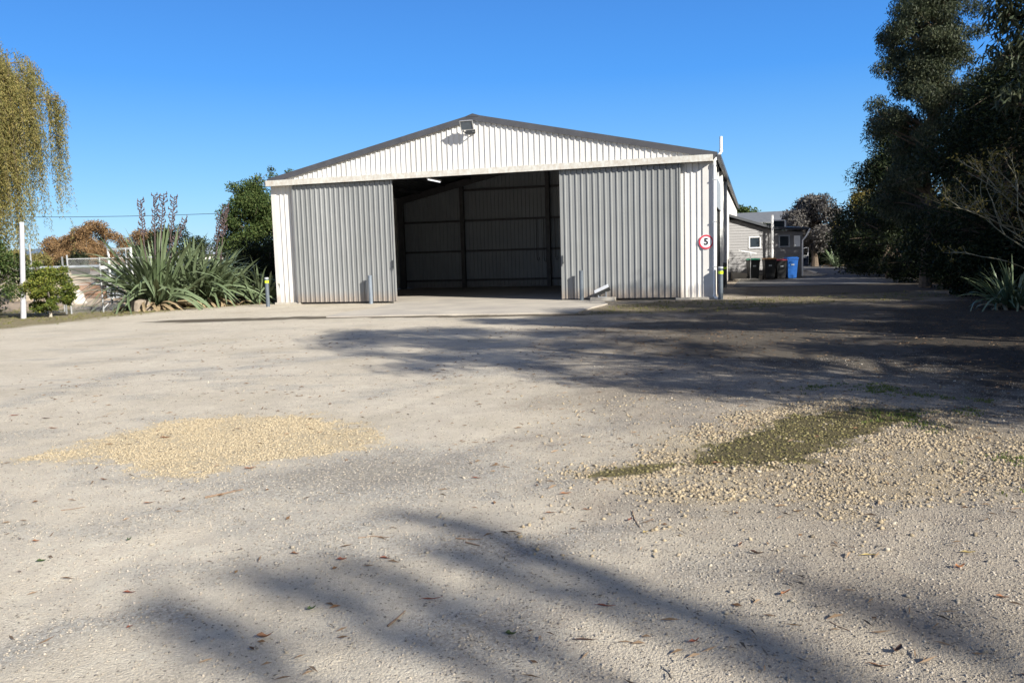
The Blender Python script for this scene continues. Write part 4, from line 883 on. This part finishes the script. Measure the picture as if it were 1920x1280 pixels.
for k, (bx, by, h, r, mt, lab) in enumerate([(-37.4,76,5.4,2.3,'rust','tall rust brown autumn tree, highest of the distant group'),(-41.0,78,4.3,2.2,'rust','rust brown autumn tree left of the highest distant one'),(-34.6,80,4.5,2.1,'rust','dark rust autumn tree right of the highest distant one'),(-43.5,74,2.9,2.3,'willow','pale green weeping tree beyond the wire fence'),(-36.9,72.,3.2,1.8,'rust','short rust coloured tree in front of the distant group')]):
    tree('autumn_tree', lab, (bx, by), cloud(.6, h, ell(r*1.15, .4), 50, .75, 50+k, .5), 20000, .22, .075, .45, LM[mt], M['palebark'], .12, 50+k, group='distant autumn trees')
tree('shrub', 'small dark green bush beyond the wire fence', (-26.0, 50.0), cloud(.2, 2.3, ell(1.05, .5), 20, .5, 57), 7000, .14, .06, .1, LM['dark'], M['bark'], .08, 57, cat='shrub')
tree('evergreen_tree', 'dark green trees rising behind the flax flower stalks', (-28.3, 70.0), cloud(.3, 4.2, ell(3.0, .4), 36, .9, 58), 12000, .22, .1, .1, LM['dark'], M['bark'], .15, 58)
tree('broadleaf_tree', 'feathery green tree against the left side of the shed', (-11.3, 37.4), cloud(.4, 4.8, lambda t: 1.4*(1-t**3)+.25, 80, .6, 59)+[(.2,0,5.2,.35),(.9,0,5.3,.3),(.85,0,5.65,.18),(-.9,0,4.9,.35),(1.6,.2,5.5,.2)], 52000, .12, .05, .1, LM['mid'], M['bark'], .12, 59)
tree('broadleaf_tree', 'yellow green tree tucked against the shed wall', (-9.2, 38.8), cloud(.4, 5.0, lambda t: 1.3*(1-t**3)+.25, 40, .6, 60), 16000, .13, .05, .1, LM['olive'], M['bark'], .12, 60)
tree('shrub', 'dark undergrowth filling the corner between flax and shed', (-9.9, 34.0), cloud(.1, 2.3, lambda t: 1.5, 30, .6, 61), 12000, .13, .05, .1, LM['dark'], M['bark'], .06, 61, cat='shrub', limbs=False)

# --- flax
blade_meshes = {}
def blade(kind, L, wd, bend, seed):
    key = (kind, L, wd, bend)
    if key in blade_meshes: return blade_meshes[key]
    n = 7; v = []; f = []
    for k in range(n+1):
        t = k/n; ang = bend*t**1.7; # bend away from straight
        x_ = L*t*math.sin(.0+ang*.6); z_ = L*t*math.cos(ang*.6)-.10*L*max(0, bend-.8)*t**3
        ww = wd*(.55+.6*math.sin(math.pi*min(t*.85+.12, 1)))*(1 if t < .85 else (1-t)/.15*.9+.06)
        v += [(x_, -ww/2, z_+ww*.12), (x_-ww*.15, 0, z_-ww*.08), (x_, ww/2, z_+ww*.12)]
    for k in range(n):
        a = 3*k; f += [(a, a+1, a+4, a+3), (a+1, a+2, a+5, a+4)]
    me = bpy.data.meshes.new('blade'); me.from_pydata(v, [], f); me.update()
    me.materials.append(LM['dry'] if kind == 'dry' else LM['flax'])
    for p_ in me.polygons: p_.use_smooth = True
    blade_meshes[key] = me; return me
def flax(base, label, n, L, spread, seed, stalks=(), group='flax clumps', ndry=.12, wd=.075):
    rnd = random.Random(seed); root = empty('flax_plant', (*base, 0)); tag(root, label, 'flax', group)
    for k in range(n):
        a = rnd.uniform(0, 6.283); q = spread*rnd.random()**.5; t = q/spread
        dry = rnd.random() < ndry
        l = rnd.choice([.5, .65, .8, .9, 1.0])*L; bnd = rnd.choice([.15, .45, .9, 1.5]) if not dry else 1.9
        me = blade('dry' if dry else 'green', round(l*(.75 if dry else 1), 3), wd, bnd, 0)
        o = bpy.data.objects.new('blade', me); link(o, root)
        tilt = (.03+.80*t**1.6+rnd.uniform(-.15, .2)) if not dry else rnd.uniform(.9, 1.35)
        rt = q*.30
        o.location = (rt*math.cos(a), rt*math.sin(a), .02)
        o.rotation_euler = Matrix.Rotation(a, 4, 'Z').to_3x3().to_4x4().to_euler()
        o.rotation_euler = (Matrix.Rotation(a+rnd.uniform(-.35, .35), 4, 'Z') @ Matrix.Rotation(min(tilt, 1.42), 4, 'Y') @ Matrix.Rotation(rnd.uniform(-.9, .9), 4, 'Z')).to_euler()
    for (sx, sy, h, lx) in stalks:
        b = MB(); pts = [Vector((sx*.3+(sx-sx*.3)*t+lx*t*t*.8, sy*t, h*t)) for t in [j/8 for j in range(9)]]
        b.tube(pts, [.032*(1-.6*j/8) for j in range(9)], 6)
        for j in range(26):
            t = .68+.32*j/26; i0 = min(7, int(t*8)); p = pts[i0].lerp(pts[i0+1], t*8-i0); s_ = 1 if j % 2 else -1
            e = p+Vector((s_*rnd.uniform(.06, .14), rnd.uniform(-.08, .08), rnd.uniform(.03, .10))); b.tube([p, e, e+Vector((0, 0, .09))], [.009, .028, .006], 4, cap=False)
        b.build('flower_stalk', M['stalk'], root)
M['stalk'] = simple('flower_stalk', (.07,.045,.045), .7, 0, .3, 10, .2)
flax((-12.75, 30.0), 'big silvery flax plant left of the shed with dark flower stalks', 290, 3.15, 1.35, 71, [(-.6,0,3.9,.3),(-.1,.2,4.1,.25),(.25,0,4.1,.3),(.75,.1,4.0,.1),(.5,0,3.2,.9)], wd=.095, ndry=.2)
flax((-11.25, 31.3), 'second pale flax plant on the right of the big one', 230, 2.5, 1.15, 72, [(.2,.1,3.4,.4),(.6,0,3.7,.2)], wd=.09, ndry=.2)
flax((-13.35, 30.9), 'flax plant crowded in behind the left of the big one', 180, 2.6, 1.1, 76, wd=.09, ndry=.15)
flax((-11.8, 31.0), 'flax plant wedged between the two largest ones', 200, 2.9, .9, 77, wd=.09, ndry=.15)
flax((-9.6, 31.9), 'third flax plant lying in the dark shade beside the shed', 110, 1.9, 1.3, 73, wd=.08)
flax((11.75, 19.4), 'sunlit flax plant under the trees at the right edge', 190, 1.25, 1.1, 74, wd=.042, ndry=.2)
flax((23.4, 59.5), 'far flax plant at the foot of the purple grey tree', 60, 1.7, 1.0, 75, wd=.09)
# stump in front of the flax
b = MB(); rnd = random.Random(8); secs = []
for z, s in ((-.05, 1.15), (.12, 1.05), (.28, .95), (.36, .85), (.39, .5)):
    secs.append([(.34*s*math.cos(a)*(1+rnd.uniform(-.1,.1)), .26*s*math.sin(a)*(1+rnd.uniform(-.1,.1)), z+rnd.uniform(-.02,.02)) for a in [2*math.pi*k/14 for k in range(14)]])
b.loft(secs); o = b.build('tree_stump', simple('weathered_wood', (.25,.21,.17), .9, 0, .3, 12, .8, .1), None, smooth=True); o.location = (-12.9, 28.9, 0); tag(o, 'weathered low stump in front of the big flax', 'stump')

# ------------------------------------------------------------------ wire fence, gate and yard on the left
fc = empty('chain_link_fence', (0, 0, 0)); tag(fc, 'galvanised chain link fence with tall posts left of the flax', 'fence')
FP = [(-17.6,28.9),(-15.0,28.3),(-14.55,29.2),(-13.95,29.9)]
posts = [(-15.0,28.3,2.0),(-14.2,28.9,1.9),(-13.55,29.5,2.2),(-13.0,30.3,1.9),(-16.4,28.6,2.4)]
for (a, c_, h) in posts: MB().tube([(a,c_,-.1),(a,c_,h)], .03, 8).build('post', M['galv'], fc, smooth=True)
segs = [((-17.6,28.7),(-15.9,28.5)), ((-15.0,28.3),(-13.55,29.5)), ((-13.55,29.5),(-12.2,31.4))]
wire = MB()
for (a, c_) in segs:
    A = Vector((*a, 0)); B = Vector((*c_, 0)); D = (B-A); Ls = D.length; D.normalize(); Hh = 1.85; s = .075
    k = -Hh
    while k < Ls:
        for sg_ in (1, -1):
            t0, t1 = max(0, k), min(Ls, k+Hh)
            if t1 > t0:
                za, zb = (t0-k, t1-k) if sg_ > 0 else (Hh-(t0-k), Hh-(t1-k))
                p, q = A+D*t0+Vector((0,0,za)), A+D*t1+Vector((0,0,zb)); n_ = Vector((-D.y, D.x, 0))*.0016; u_ = Vector((0,0,.0024))
                wire.add([p-u_, q-u_, q+u_, p+u_, p+n_, q+n_], [(0,1,2,3),(0,1,5,4)])
        k += s
o = wire.build('wire_mesh', M['galv'], fc); o['kind'] = 'stuff'
MB().tube([(-15.0,28.3,1.86),(-13.55,29.5,1.86),(-12.2,31.4,1.86)], .017, 6).build('top_rail', M['galv'], fc)
MB().tube([(-15.0,28.3,.98),(-13.55,29.5,.98)], .012, 6).build('middle_rail', M['galv'], fc)
MB().tube([(-14.2,28.9,.1),(-13.6,29.45,.95)], .018, 6).tube([(-15.95,28.5,.7),(-15.45,28.4,.05)], .02, 6).build('brace', M['galv'], fc)
gt = empty('garden_gate', (-15.55, 28.42, 0), R(-8)); tag(gt, 'narrow round topped wire gate in the fence', 'gate')
b = MB(); pts = [(-.28,0,.08),(-.28,0,.95)]+[(.28*math.cos(a), 0, .98+.24*math.sin(a)) for a in [math.pi-math.pi*k/8 for k in range(9)]]+[(.28,0,.95),(.28,0,.08),(-.28,0,.08)]
b.tube(pts, .017, 6); b.build('gate_frame', M['galv'], gt, smooth=True)
b = MB()
for k in range(7):
    xk = -.24+.08*k; b.tube([(xk,0,.1),(xk,0,1.1)], .003, 3)
for k in range(12): b.tube([(-.27,0,.14+.08*k),(.27,0,.14+.08*k)], .003, 3)
o = b.build('wire_mesh', M['galv'], gt); o['kind'] = 'stuff'
MB().box(-.37, -.33, -.02, .02, 0, 1.3).box(.33, .37, -.02, .02, 0, 1.95).box(-.37, .37, -.02, .02, 1.27, 1.31).build('gate_posts', M['galv'], gt)
wf = empty('white_frame_structure', (-14.6, 30.4, 0), R(-35)); tag(wf, 'white square framed hoop beside the big flax', 'frame')
MB().box(-.03, .03, -.03, .03, 0, 2.15).build('post', M['pvc'], wf); MB().box(-.03, 1.5, -.03, .03, 2.15, 2.22).build('crossbar', M['pvc'], wf); MB().box(1.44, 1.5, -.03, .03, 0, 2.15).build('post', M['pvc'], wf)
# boulders, mounds, low roof beyond the fence
def boulder(name, label, loc, sc, mat, seed, cat, group=None, sub=3, kind=None):
    bm = bmesh.new(); bmesh.ops.create_icosphere(bm, subdivisions=sub, radius=1)
    rg = np.random.default_rng(seed); ph = rg.uniform(0, 6, 9)
    for v in bm.verts:
        c = v.co; d = 1+.13*math.sin(3.1*c.x+ph[0])*math.cos(2.7*c.y+ph[1])+.10*math.sin(5.3*c.z+ph[2]+c.x*3)+.05*math.sin(9*c.y+ph[3])*math.sin(8*c.x+ph[4])
        v.co = Vector((c.x*sc[0], c.y*sc[1], max(-.15, c.z)*sc[2]))*d
    me = bpy.data.meshes.new(name); bm.to_mesh(me); bm.free(); me.materials.append(mat)
    for p_ in me.polygons: p_.use_smooth = True
    o = bpy.data.objects.new(name, me); link(o); o.location = loc
    if kind: tag(o, label, kind=kind)
    else: tag(o, label, cat, group)
paleS = simple('pale_boulder', (.58,.52,.46), .9, 0, .2, 3, .6, .1); rustE = simple('rusty_earth', (.22,.13,.08), .95, 0, .35, 1.5, .8, .1); greyE = simple('grey_brown_earth', (.20,.17,.15), .95, 0, .3, 1.5, .8, .1)
boulder('boulder', 'pale rounded boulder behind the fence near the gate', (-19.0, 36.0, .1), (.62,.5,.62), paleS, 1, 'boulder', 'boulders beyond the fence')
boulder('boulder', 'pale boulder showing beside the big flax', (-16.6, 36.0, .6), (.6,.5,.8), paleS, 2, 'boulder', 'boulders beyond the fence')
boulder('dirt_mound', 'grey brown bank of earth beyond the fence', (-26, 50, 0), (9,3,1.35), greyE, 3, 'mound', kind='structure')
boulder('dirt_mound', 'rusty earth bank beyond the fence', (-20.5, 42.5, 0), (4,1.4,.75), rustE, 4, 'mound', kind='structure')
lr = empty('low_outbuilding', (-25.2, 41, 0), R(6)); tag(lr, 'low outbuilding with flat grey roof behind the left bushes', 'building')
MB().box(0, 3.4, 0, 2.5, 0, 1.55).build('wall', simple('tan_wall', (.40,.34,.26), .85), lr); MB().box(-.3, 3.8, -.3, 2.8, 1.552, 1.66).build('roof', M['greylite'], lr)
wb2 = empty('white_cabin', (-19.9, 41, 0), 0); tag(wb2, 'small white cabin partly hidden behind the big flax', 'building')
MB().box(0, 1.8, 0, 2, 0, 1.45).build('wall', M['greylite'], wb2); MB().box(-.15, 1.95, -.25, 2.2, 1.452, 1.60).build('roof', M['signwhite'], wb2)
cw = empty('far_house', (-37.5, 98, 0), 0); tag(cw, 'distant cream house behind the flax stalks', 'building')
MB().box(0, 5, 0, 4, 0, 2.6).build('wall', simple('cream_wall', (.6,.58,.53), .8), cw); MB().add([(-.4,-.4,2.6),(5.4,-.4,2.6),(5.4,2,3.5),(-.4,2,3.5),(-.4,4.4,2.6),(5.4,4.4,2.6)], [(0,1,2,3),(3,2,5,4),(0,3,4),(1,5,2)]).build('roof', M['greylite'], cw)
f = MB().box(1.5, 3, -.05, -.0, 1, 2).build('window', M['glass'], cw)

# overhead cable far left
pts = [(-60+62*t, 72, 6.95+1.2*(2*t-1)**2-1.2) for t in [k/16 for k in range(17)]]
tag(MB().tube(pts, .022, 5).build('power_cable', M['black']), 'thin overhead cable crossing the sky on the left', 'cable')
# far hills
b = MB(); rnd = random.Random(2); N = 140; v = []; f = []
for k in range(N+1):
    a = R(60)+R(75)*k/N; r = 2600; h = 45+18*math.sin(k*.17)+12*math.sin(k*.41+1)
    c_, s_ = math.cos(a), math.sin(a); v += [((r-300)*c_, (r-300)*s_, -5), (r*c_, r*s_, h), ((r+500)*c_, (r+500)*s_, -5)]
for k in range(N): q = 3*k; f += [(q, q+3, q+4, q+1), (q+1, q+4, q+5, q+2)]
b.add(v, f); o = b.build('hills', simple('blue_hills', (.13,.18,.24), .95, 0, .15, .004, 0, .1), None, smooth=True); tag(o, 'low blue hills on the horizon', kind='structure')

# ------------------------------------------------------------------ ground litter
def flat_leaves(name, px, py, L, Wd, mat, seed, parent=None):
    rng = np.random.default_rng(seed); n = len(px); a = rng.uniform(0, 6.283, n); ln = L*rng.uniform(.6, 1.3, n); wd = Wd*rng.uniform(.7, 1.3, n)
    z = ground_h(px, py)+.006; c, s = np.cos(a), np.sin(a); l1 = rng.uniform(0, .25, n)*ln; l2 = rng.uniform(0, .35, n)*ln
    v = np.stack([np.stack([px, py, z], 1), np.stack([px+c*ln*.5-s*wd*.5, py+s*ln*.5+c*wd*.5, z+l1*.6+.004], 1), np.stack([px+c*ln, py+s*ln, z+l2*.5], 1), np.stack([px+c*ln*.5+s*wd*.5, py+s*ln*.5-c*wd*.5, z+l1*.2], 1)], 1)
    i = (np.arange(n)*4)[:, None]; F = np.concatenate([i+np.array([[0,2,1]]), i+np.array([[0,3,2]])], 0)
    return mesh_np(name, v.reshape(-1, 3), F, mat, parent)
lit = leaf_mat('fallen_leaf', [(.1, (.05,.03,.02)), (.4, (.13,.075,.04)), (.75, (.20,.115,.06)), (.93, (.27,.19,.08)), (1, (.11,.12,.04))], .05, .7)
px, py = scatter(60000, (-14,20,2.8,34), lambda a, b: np.clip(.03*sstep(-6,4,a)+.022+.5*masks(a, b)['und']*sstep(40, 14, b)+.28*masks(a, b)['gr'], 0, 1), 61)
tag(flat_leaves('leaf_litter', px, py, .045, .017, lit, 62), 'brown leaf litter scattered over the yard and under the trees', 'leaf litter', kind='stuff')
px, py = scatter(16000, (-7,7.5,2.8,18), lambda a, b: (.12+.16*sstep(-1,4,a))*(.4+1.2*sstep(.45,.65,fbm(a*1.3, b*1.3, 64))), 63)
tag(flat_leaves('twig_litter', px, py, .075, .006, leaf_mat('twig_bit', [(.2, (.10,.065,.04)), (.8, (.25,.18,.12))], 0, .8), 64), 'tiny twigs and needles strewn over the gravel', 'twigs', kind='stuff')
# grass tufts
def tufts(name, px, py, h, mat, seed, per=7):
    rng = np.random.default_rng(seed); n = len(px)*per; bx = np.repeat(px, per)+rng.normal(0, .02, n); by = np.repeat(py, per)+rng.normal(0, .02, n)
    z = ground_h(bx, by); a = rng.uniform(0, 6.283, n); hh = h*rng.uniform(.5, 1.3, n); tl = rng.uniform(.1, .9, n)*hh; w_ = .004+.002*rng.uniform(0, 1, n)
    c, s = np.cos(a), np.sin(a); v = np.stack([np.stack([bx-s*w_, by+c*w_, z], 1), np.stack([bx+s*w_, by-c*w_, z], 1), np.stack([bx+c*tl, by+s*tl, z+hh], 1)], 1)
    return mesh_np(name, v.reshape(-1, 3), np.arange(3*n).reshape(-1, 3), mat)
gm = leaf_mat('grass_blade', [(.1, (.07,.09,.02)), (.5, (.16,.17,.05)), (.9, (.30,.25,.12))], .2, .6)
px, py = scatter(26000, (-20,14,18,34), lambda a, b: masks(a, b)['gr']*.5*sstep(.35, .6, fbm(a*1.5, b*1.5, 77)), 65)
tag(tufts('grass_verge', px, py, .05, gm, 66), 'short dry grass along the edges of the yard', 'grass', kind='stuff')
px, py = scatter(5000, (2.6,5.5,4.4,9.5), lambda a, b: .9*sstep(.55, .68, fbm(a*1.7, b*1.7, 78))*sstep(2.9, 4.0, a), 67)
tag(tufts('weeds', px, py, .022, leaf_mat('weed', [(.1, (.06,.09,.02)), (.6, (.14,.18,.04)), (.9, (.22,.24,.08))], .2, .6), 68, 9), 'small green weeds at the right of the chips', 'weeds', kind='stuff')

# individual fallen leaves and sticks
def leafcol(nm, c): return simple(nm, c, .6, 0, .25, 40, .3, .3)
LC = {'red': leafcol('red_leaf', (.22,.075,.045)), 'orange': leafcol('orange_leaf', (.32,.15,.075)), 'green': leafcol('green_leaf', (.05,.08,.03)), 'brown': leafcol('brown_leaf', (.22,.11,.06)), 'dark': leafcol('dark_leaf', (.07,.04,.03)), 'yellow': leafcol('yellow_leaf', (.40,.31,.12))}
FL = [
 (-1.92, 3.94, 0.075, 0.03, 0, 0.2, 'red', 'flat dark red oval leaf lying alone near the lower left'),
 (-1.74, 3.55, 0.04, 0.025, 60, 0.2, 'red', 'tiny reddish leaf below the dark red oval one'),
 (-2.62, 4.41, 0.06, 0.04, 20, 0.4, 'green', 'dark green leaf on bare dust at the far left'),
 (-2.28, 4.73, 0.05, 0.04, 80, 0.5, 'green', 'curled green leaf in the pale dust upper left of the red ones'),
 (-2.84, 4.75, 0.05, 0.03, 10, 0.4, 'orange', 'orange leaf at the left edge beside grey gravel'),
 (-2.46, 5.42, 0.1, 0.022, 25, 0.5, 'brown', 'long brown leaf below the yellow chip patch'),
 (-3.09, 6.09, 0.09, 0.025, -20, 0.5, 'brown', 'brown curled leaf at the lower left tip of the chip patch'),
 (-1.22, 4.4, 0.06, 0.03, -10, 0.4, 'brown', 'rusty leaf left of centre beside a dark twig'),
 (-0.94, 4.28, 0.065, 0.035, 10, 0.5, 'red', 'red brown leaf right of the rusty one left of centre'),
 (-0.71, 4.28, 0.08, 0.028, -20, 0.2, 'red', 'slender reddish leaf between two shadow streaks'),
 (-0.96, 3.68, 0.06, 0.045, 50, 0.5, 'green', 'green leaf lying in the long shadow streak'),
 (-1.1, 3.41, 0.08, 0.05, 10, 0.7, 'brown', 'crumpled brown leaf at the edge of the darkest streak'),
 (-0.41, 3.75, 0.13, 0.02, 10, 0.2, 'red', 'long thin red leaf below the middle of the yard'),
 (-0.04, 3.34, 0.06, 0.05, 0, 0.5, 'green', 'round dark green leaf near the bottom centre'),
 (0.39, 3.59, 0.11, 0.022, -12, 0.2, 'red', 'long bright red leaf right of bottom centre'),
 (0.33, 5.39, 0.1, 0.03, 10, 0.4, 'orange', 'orange leaf in the middle of the yard'),
 (0.21, 4.97, 0.09, 0.025, -5, 0.4, 'brown', 'dull brown leaf just below the orange one'),
 (0.67, 4.79, 0.055, 0.035, 60, 0.6, 'red', 'small red curled leaf left of the cream chips'),
 (1.2, 4.33, 0.07, 0.04, 60, 0.6, 'orange', 'upright orange brown leaf below the cream chips'),
 (1.25, 4.2, 0.09, 0.04, -30, 0.8, 'dark', 'dark curled leaf beside the upright orange brown one'),
 (1.23, 3.68, 0.1, 0.03, 40, 0.5, 'orange', 'pale red leaf alone right of the bottom centre'),
 (1.82, 4.14, 0.13, 0.02, 0, 0.2, 'yellow', 'long straw yellow leaf on the right'),
 (2.32, 4.13, 0.09, 0.025, -5, 0.3, 'yellow', 'yellow green leaf near the right edge'),
 (2.18, 3.95, 0.08, 0.045, 20, 0.8, 'orange', 'curled tan leaf near the right edge'),
 (1.49, 3.13, 0.09, 0.05, 45, 0.9, 'dark', 'dark crumpled leaf low on the right'),
 (1.37, 3.03, 0.1, 0.022, -20, 0.3, 'brown', 'slender brown leaf in the bottom right shadow'),
 (0.71, 3.25, 0.07, 0.03, 30, 0.4, 'red', 'red leaf at the end of the bottom shadow'),
 (0.27, 3.26, 0.12, 0.022, -5, 0.3, 'dark', 'dark slender leaf in the bottom shadow'),
 (2.17, 3.58, 0.07, 0.03, -25, 0.4, 'orange', 'rusty leaf at the right edge of the foreground'),
 (1.51, 6.07, 0.1, 0.03, 10, 0.4, 'orange', 'reddish leaf on the mossy patch'),
 (0.44, 5.04, 0.08, 0.02, 0, 0.4, 'brown', 'brown leaf right of the dull one in mid yard'),
 (-2.05, 6.27, 0.12, 0.035, 20, 0.6, 'brown', 'large brown leaf on the lower edge of the yellow chips'),
 (-3.24, 7.57, 0.12, 0.04, 15, 0.5, 'brown', 'brown leaf lying on top of the yellow chips'),
 (-4.62, 8.19, 0.13, 0.03, -5, 0.3, 'brown', 'brown leaf on the dust left of the yellow chips'),
 (-4.98, 8.71, 0.12, 0.025, 5, 0.3, 'dark', 'dark leaf just beyond the brown one at far left'),
 (-5.46, 8.95, 0.12, 0.03, 40, 0.3, 'red', 'red brown leaf at the far left edge'),
 (-0.28, 5.87, 0.1, 0.025, -10, 0.3, 'red', 'red brown leaf in the middle distance gravel'),
 (0.73, 4.57, 0.05, 0.03, 30, 0.4, 'yellow', 'small yellow leaf near the chip edge')]
def one_leaf(x, y, ln, wd, rz, curl, mat, label):
    ln *= .78; wd *= .72; rr = random.Random(int(x*971+y*313)); k1, k2, k3 = rr.uniform(.5, 1.1), rr.uniform(.5, 1.1), rr.uniform(-.12, .12)
    n = 6; v = []; f = []
    for k in range(n+1):
        t = k/n; ww = wd*math.sin(math.pi*min(.97, max(.04, t)))**.8; zz = .006+curl*ln*(4*(t-.5)**2)*.25
        cy = k3*ln*4*t*(1-t); v += [(ln*(t-.5), cy-ww*k1/2, zz+ww*.45), (ln*(t-.5), cy, zz), (ln*(t-.5), cy+ww*k2/2, zz+ww*.30*(1+math.sin(7*t)))]
    for k in range(n): a = 3*k; f += [(a,a+3,a+4,a+1),(a+1,a+4,a+5,a+2)]
    b = MB().add(v, f); b.tube([(-ln*.5,0,.008),(-ln*.62,.004,.006+curl*.01)], [.0012,.0008], 4)
    o = b.build('fallen_leaf', mat, None, smooth=True); o.location = (x, y, gz(x, y)); o.rotation_euler = (0, 0, R(rz)); tag(o, label, 'leaf', 'fallen leaves on the yard')
for a in FL: one_leaf(a[0], a[1], a[2], a[3], a[4], a[5], LC[a[6]], a[7])
def stick(pts, r, label):
    x0, y0 = pts[0][:2]; b = MB(); P = [(p[0]-x0, p[1]-y0, gz(p[0], p[1])-gz(x0, y0)+r+(p[2] if len(p) > 2 else 0)) for p in pts]
    b.tube(P, [r*(1-.5*k/(len(P)-1)) for k in range(len(P))], 6); o = b.build('stick', simple('dead_wood', (.24,.17,.12), .85, 0, .3, 30, .4, .1), None, smooth=True); o.location = (x0, y0, gz(x0, y0)); tag(o, label, 'stick', 'sticks on the yard')
for a in [
 ([(-2.12, 5.51), (-2.03, 5.57), (-1.96, 5.63), (-1.91, 5.67)], 0.007, 'knobbly fallen twig below the yellow chip patch'),
 ([(-0.35, 4.54), (-0.27, 4.52), (-0.21, 4.51)], 0.004, 'thin dark stick, upper of the pair in mid yard'),
 ([(-0.29, 4.47), (-0.25, 4.44), (-0.21, 4.41)], 0.005, 'thin dark stick, lower of the pair in mid yard'),
 ([(-0.58, 3.48), (-0.55, 3.55), (-0.52, 3.62)], 0.005, 'short pale stick beside the central shadow streak'),
 ([(-0.92, 4.64), (-0.83, 4.66), (-0.74, 4.63)], 0.003, 'thin reddish straw left of centre'),
 ([(1.32, 3.39), (1.34, 3.34), (1.37, 3.3)], 0.003, 'thin curved straw at the lower right'),
 ([(2.96, 4.83), (3.01, 4.84), (3.06, 4.83)], 0.003, 'pale straw at the right edge by the chips'),
 ([(0.71, 4.96), (0.7, 4.81), (0.71, 4.66)], 0.004, 'forked dark twig left of the cream chips'),
 ([(-3.01, 5.34), (-2.95, 5.36), (-2.88, 5.4)], 0.003, 'thin reddish twig on the left dust')]: stick(*a)
print('tris', sum(len(o.data.polygons) for o in bpy.data.objects if o.type == 'MESH'), 'objects', len(bpy.data.objects))
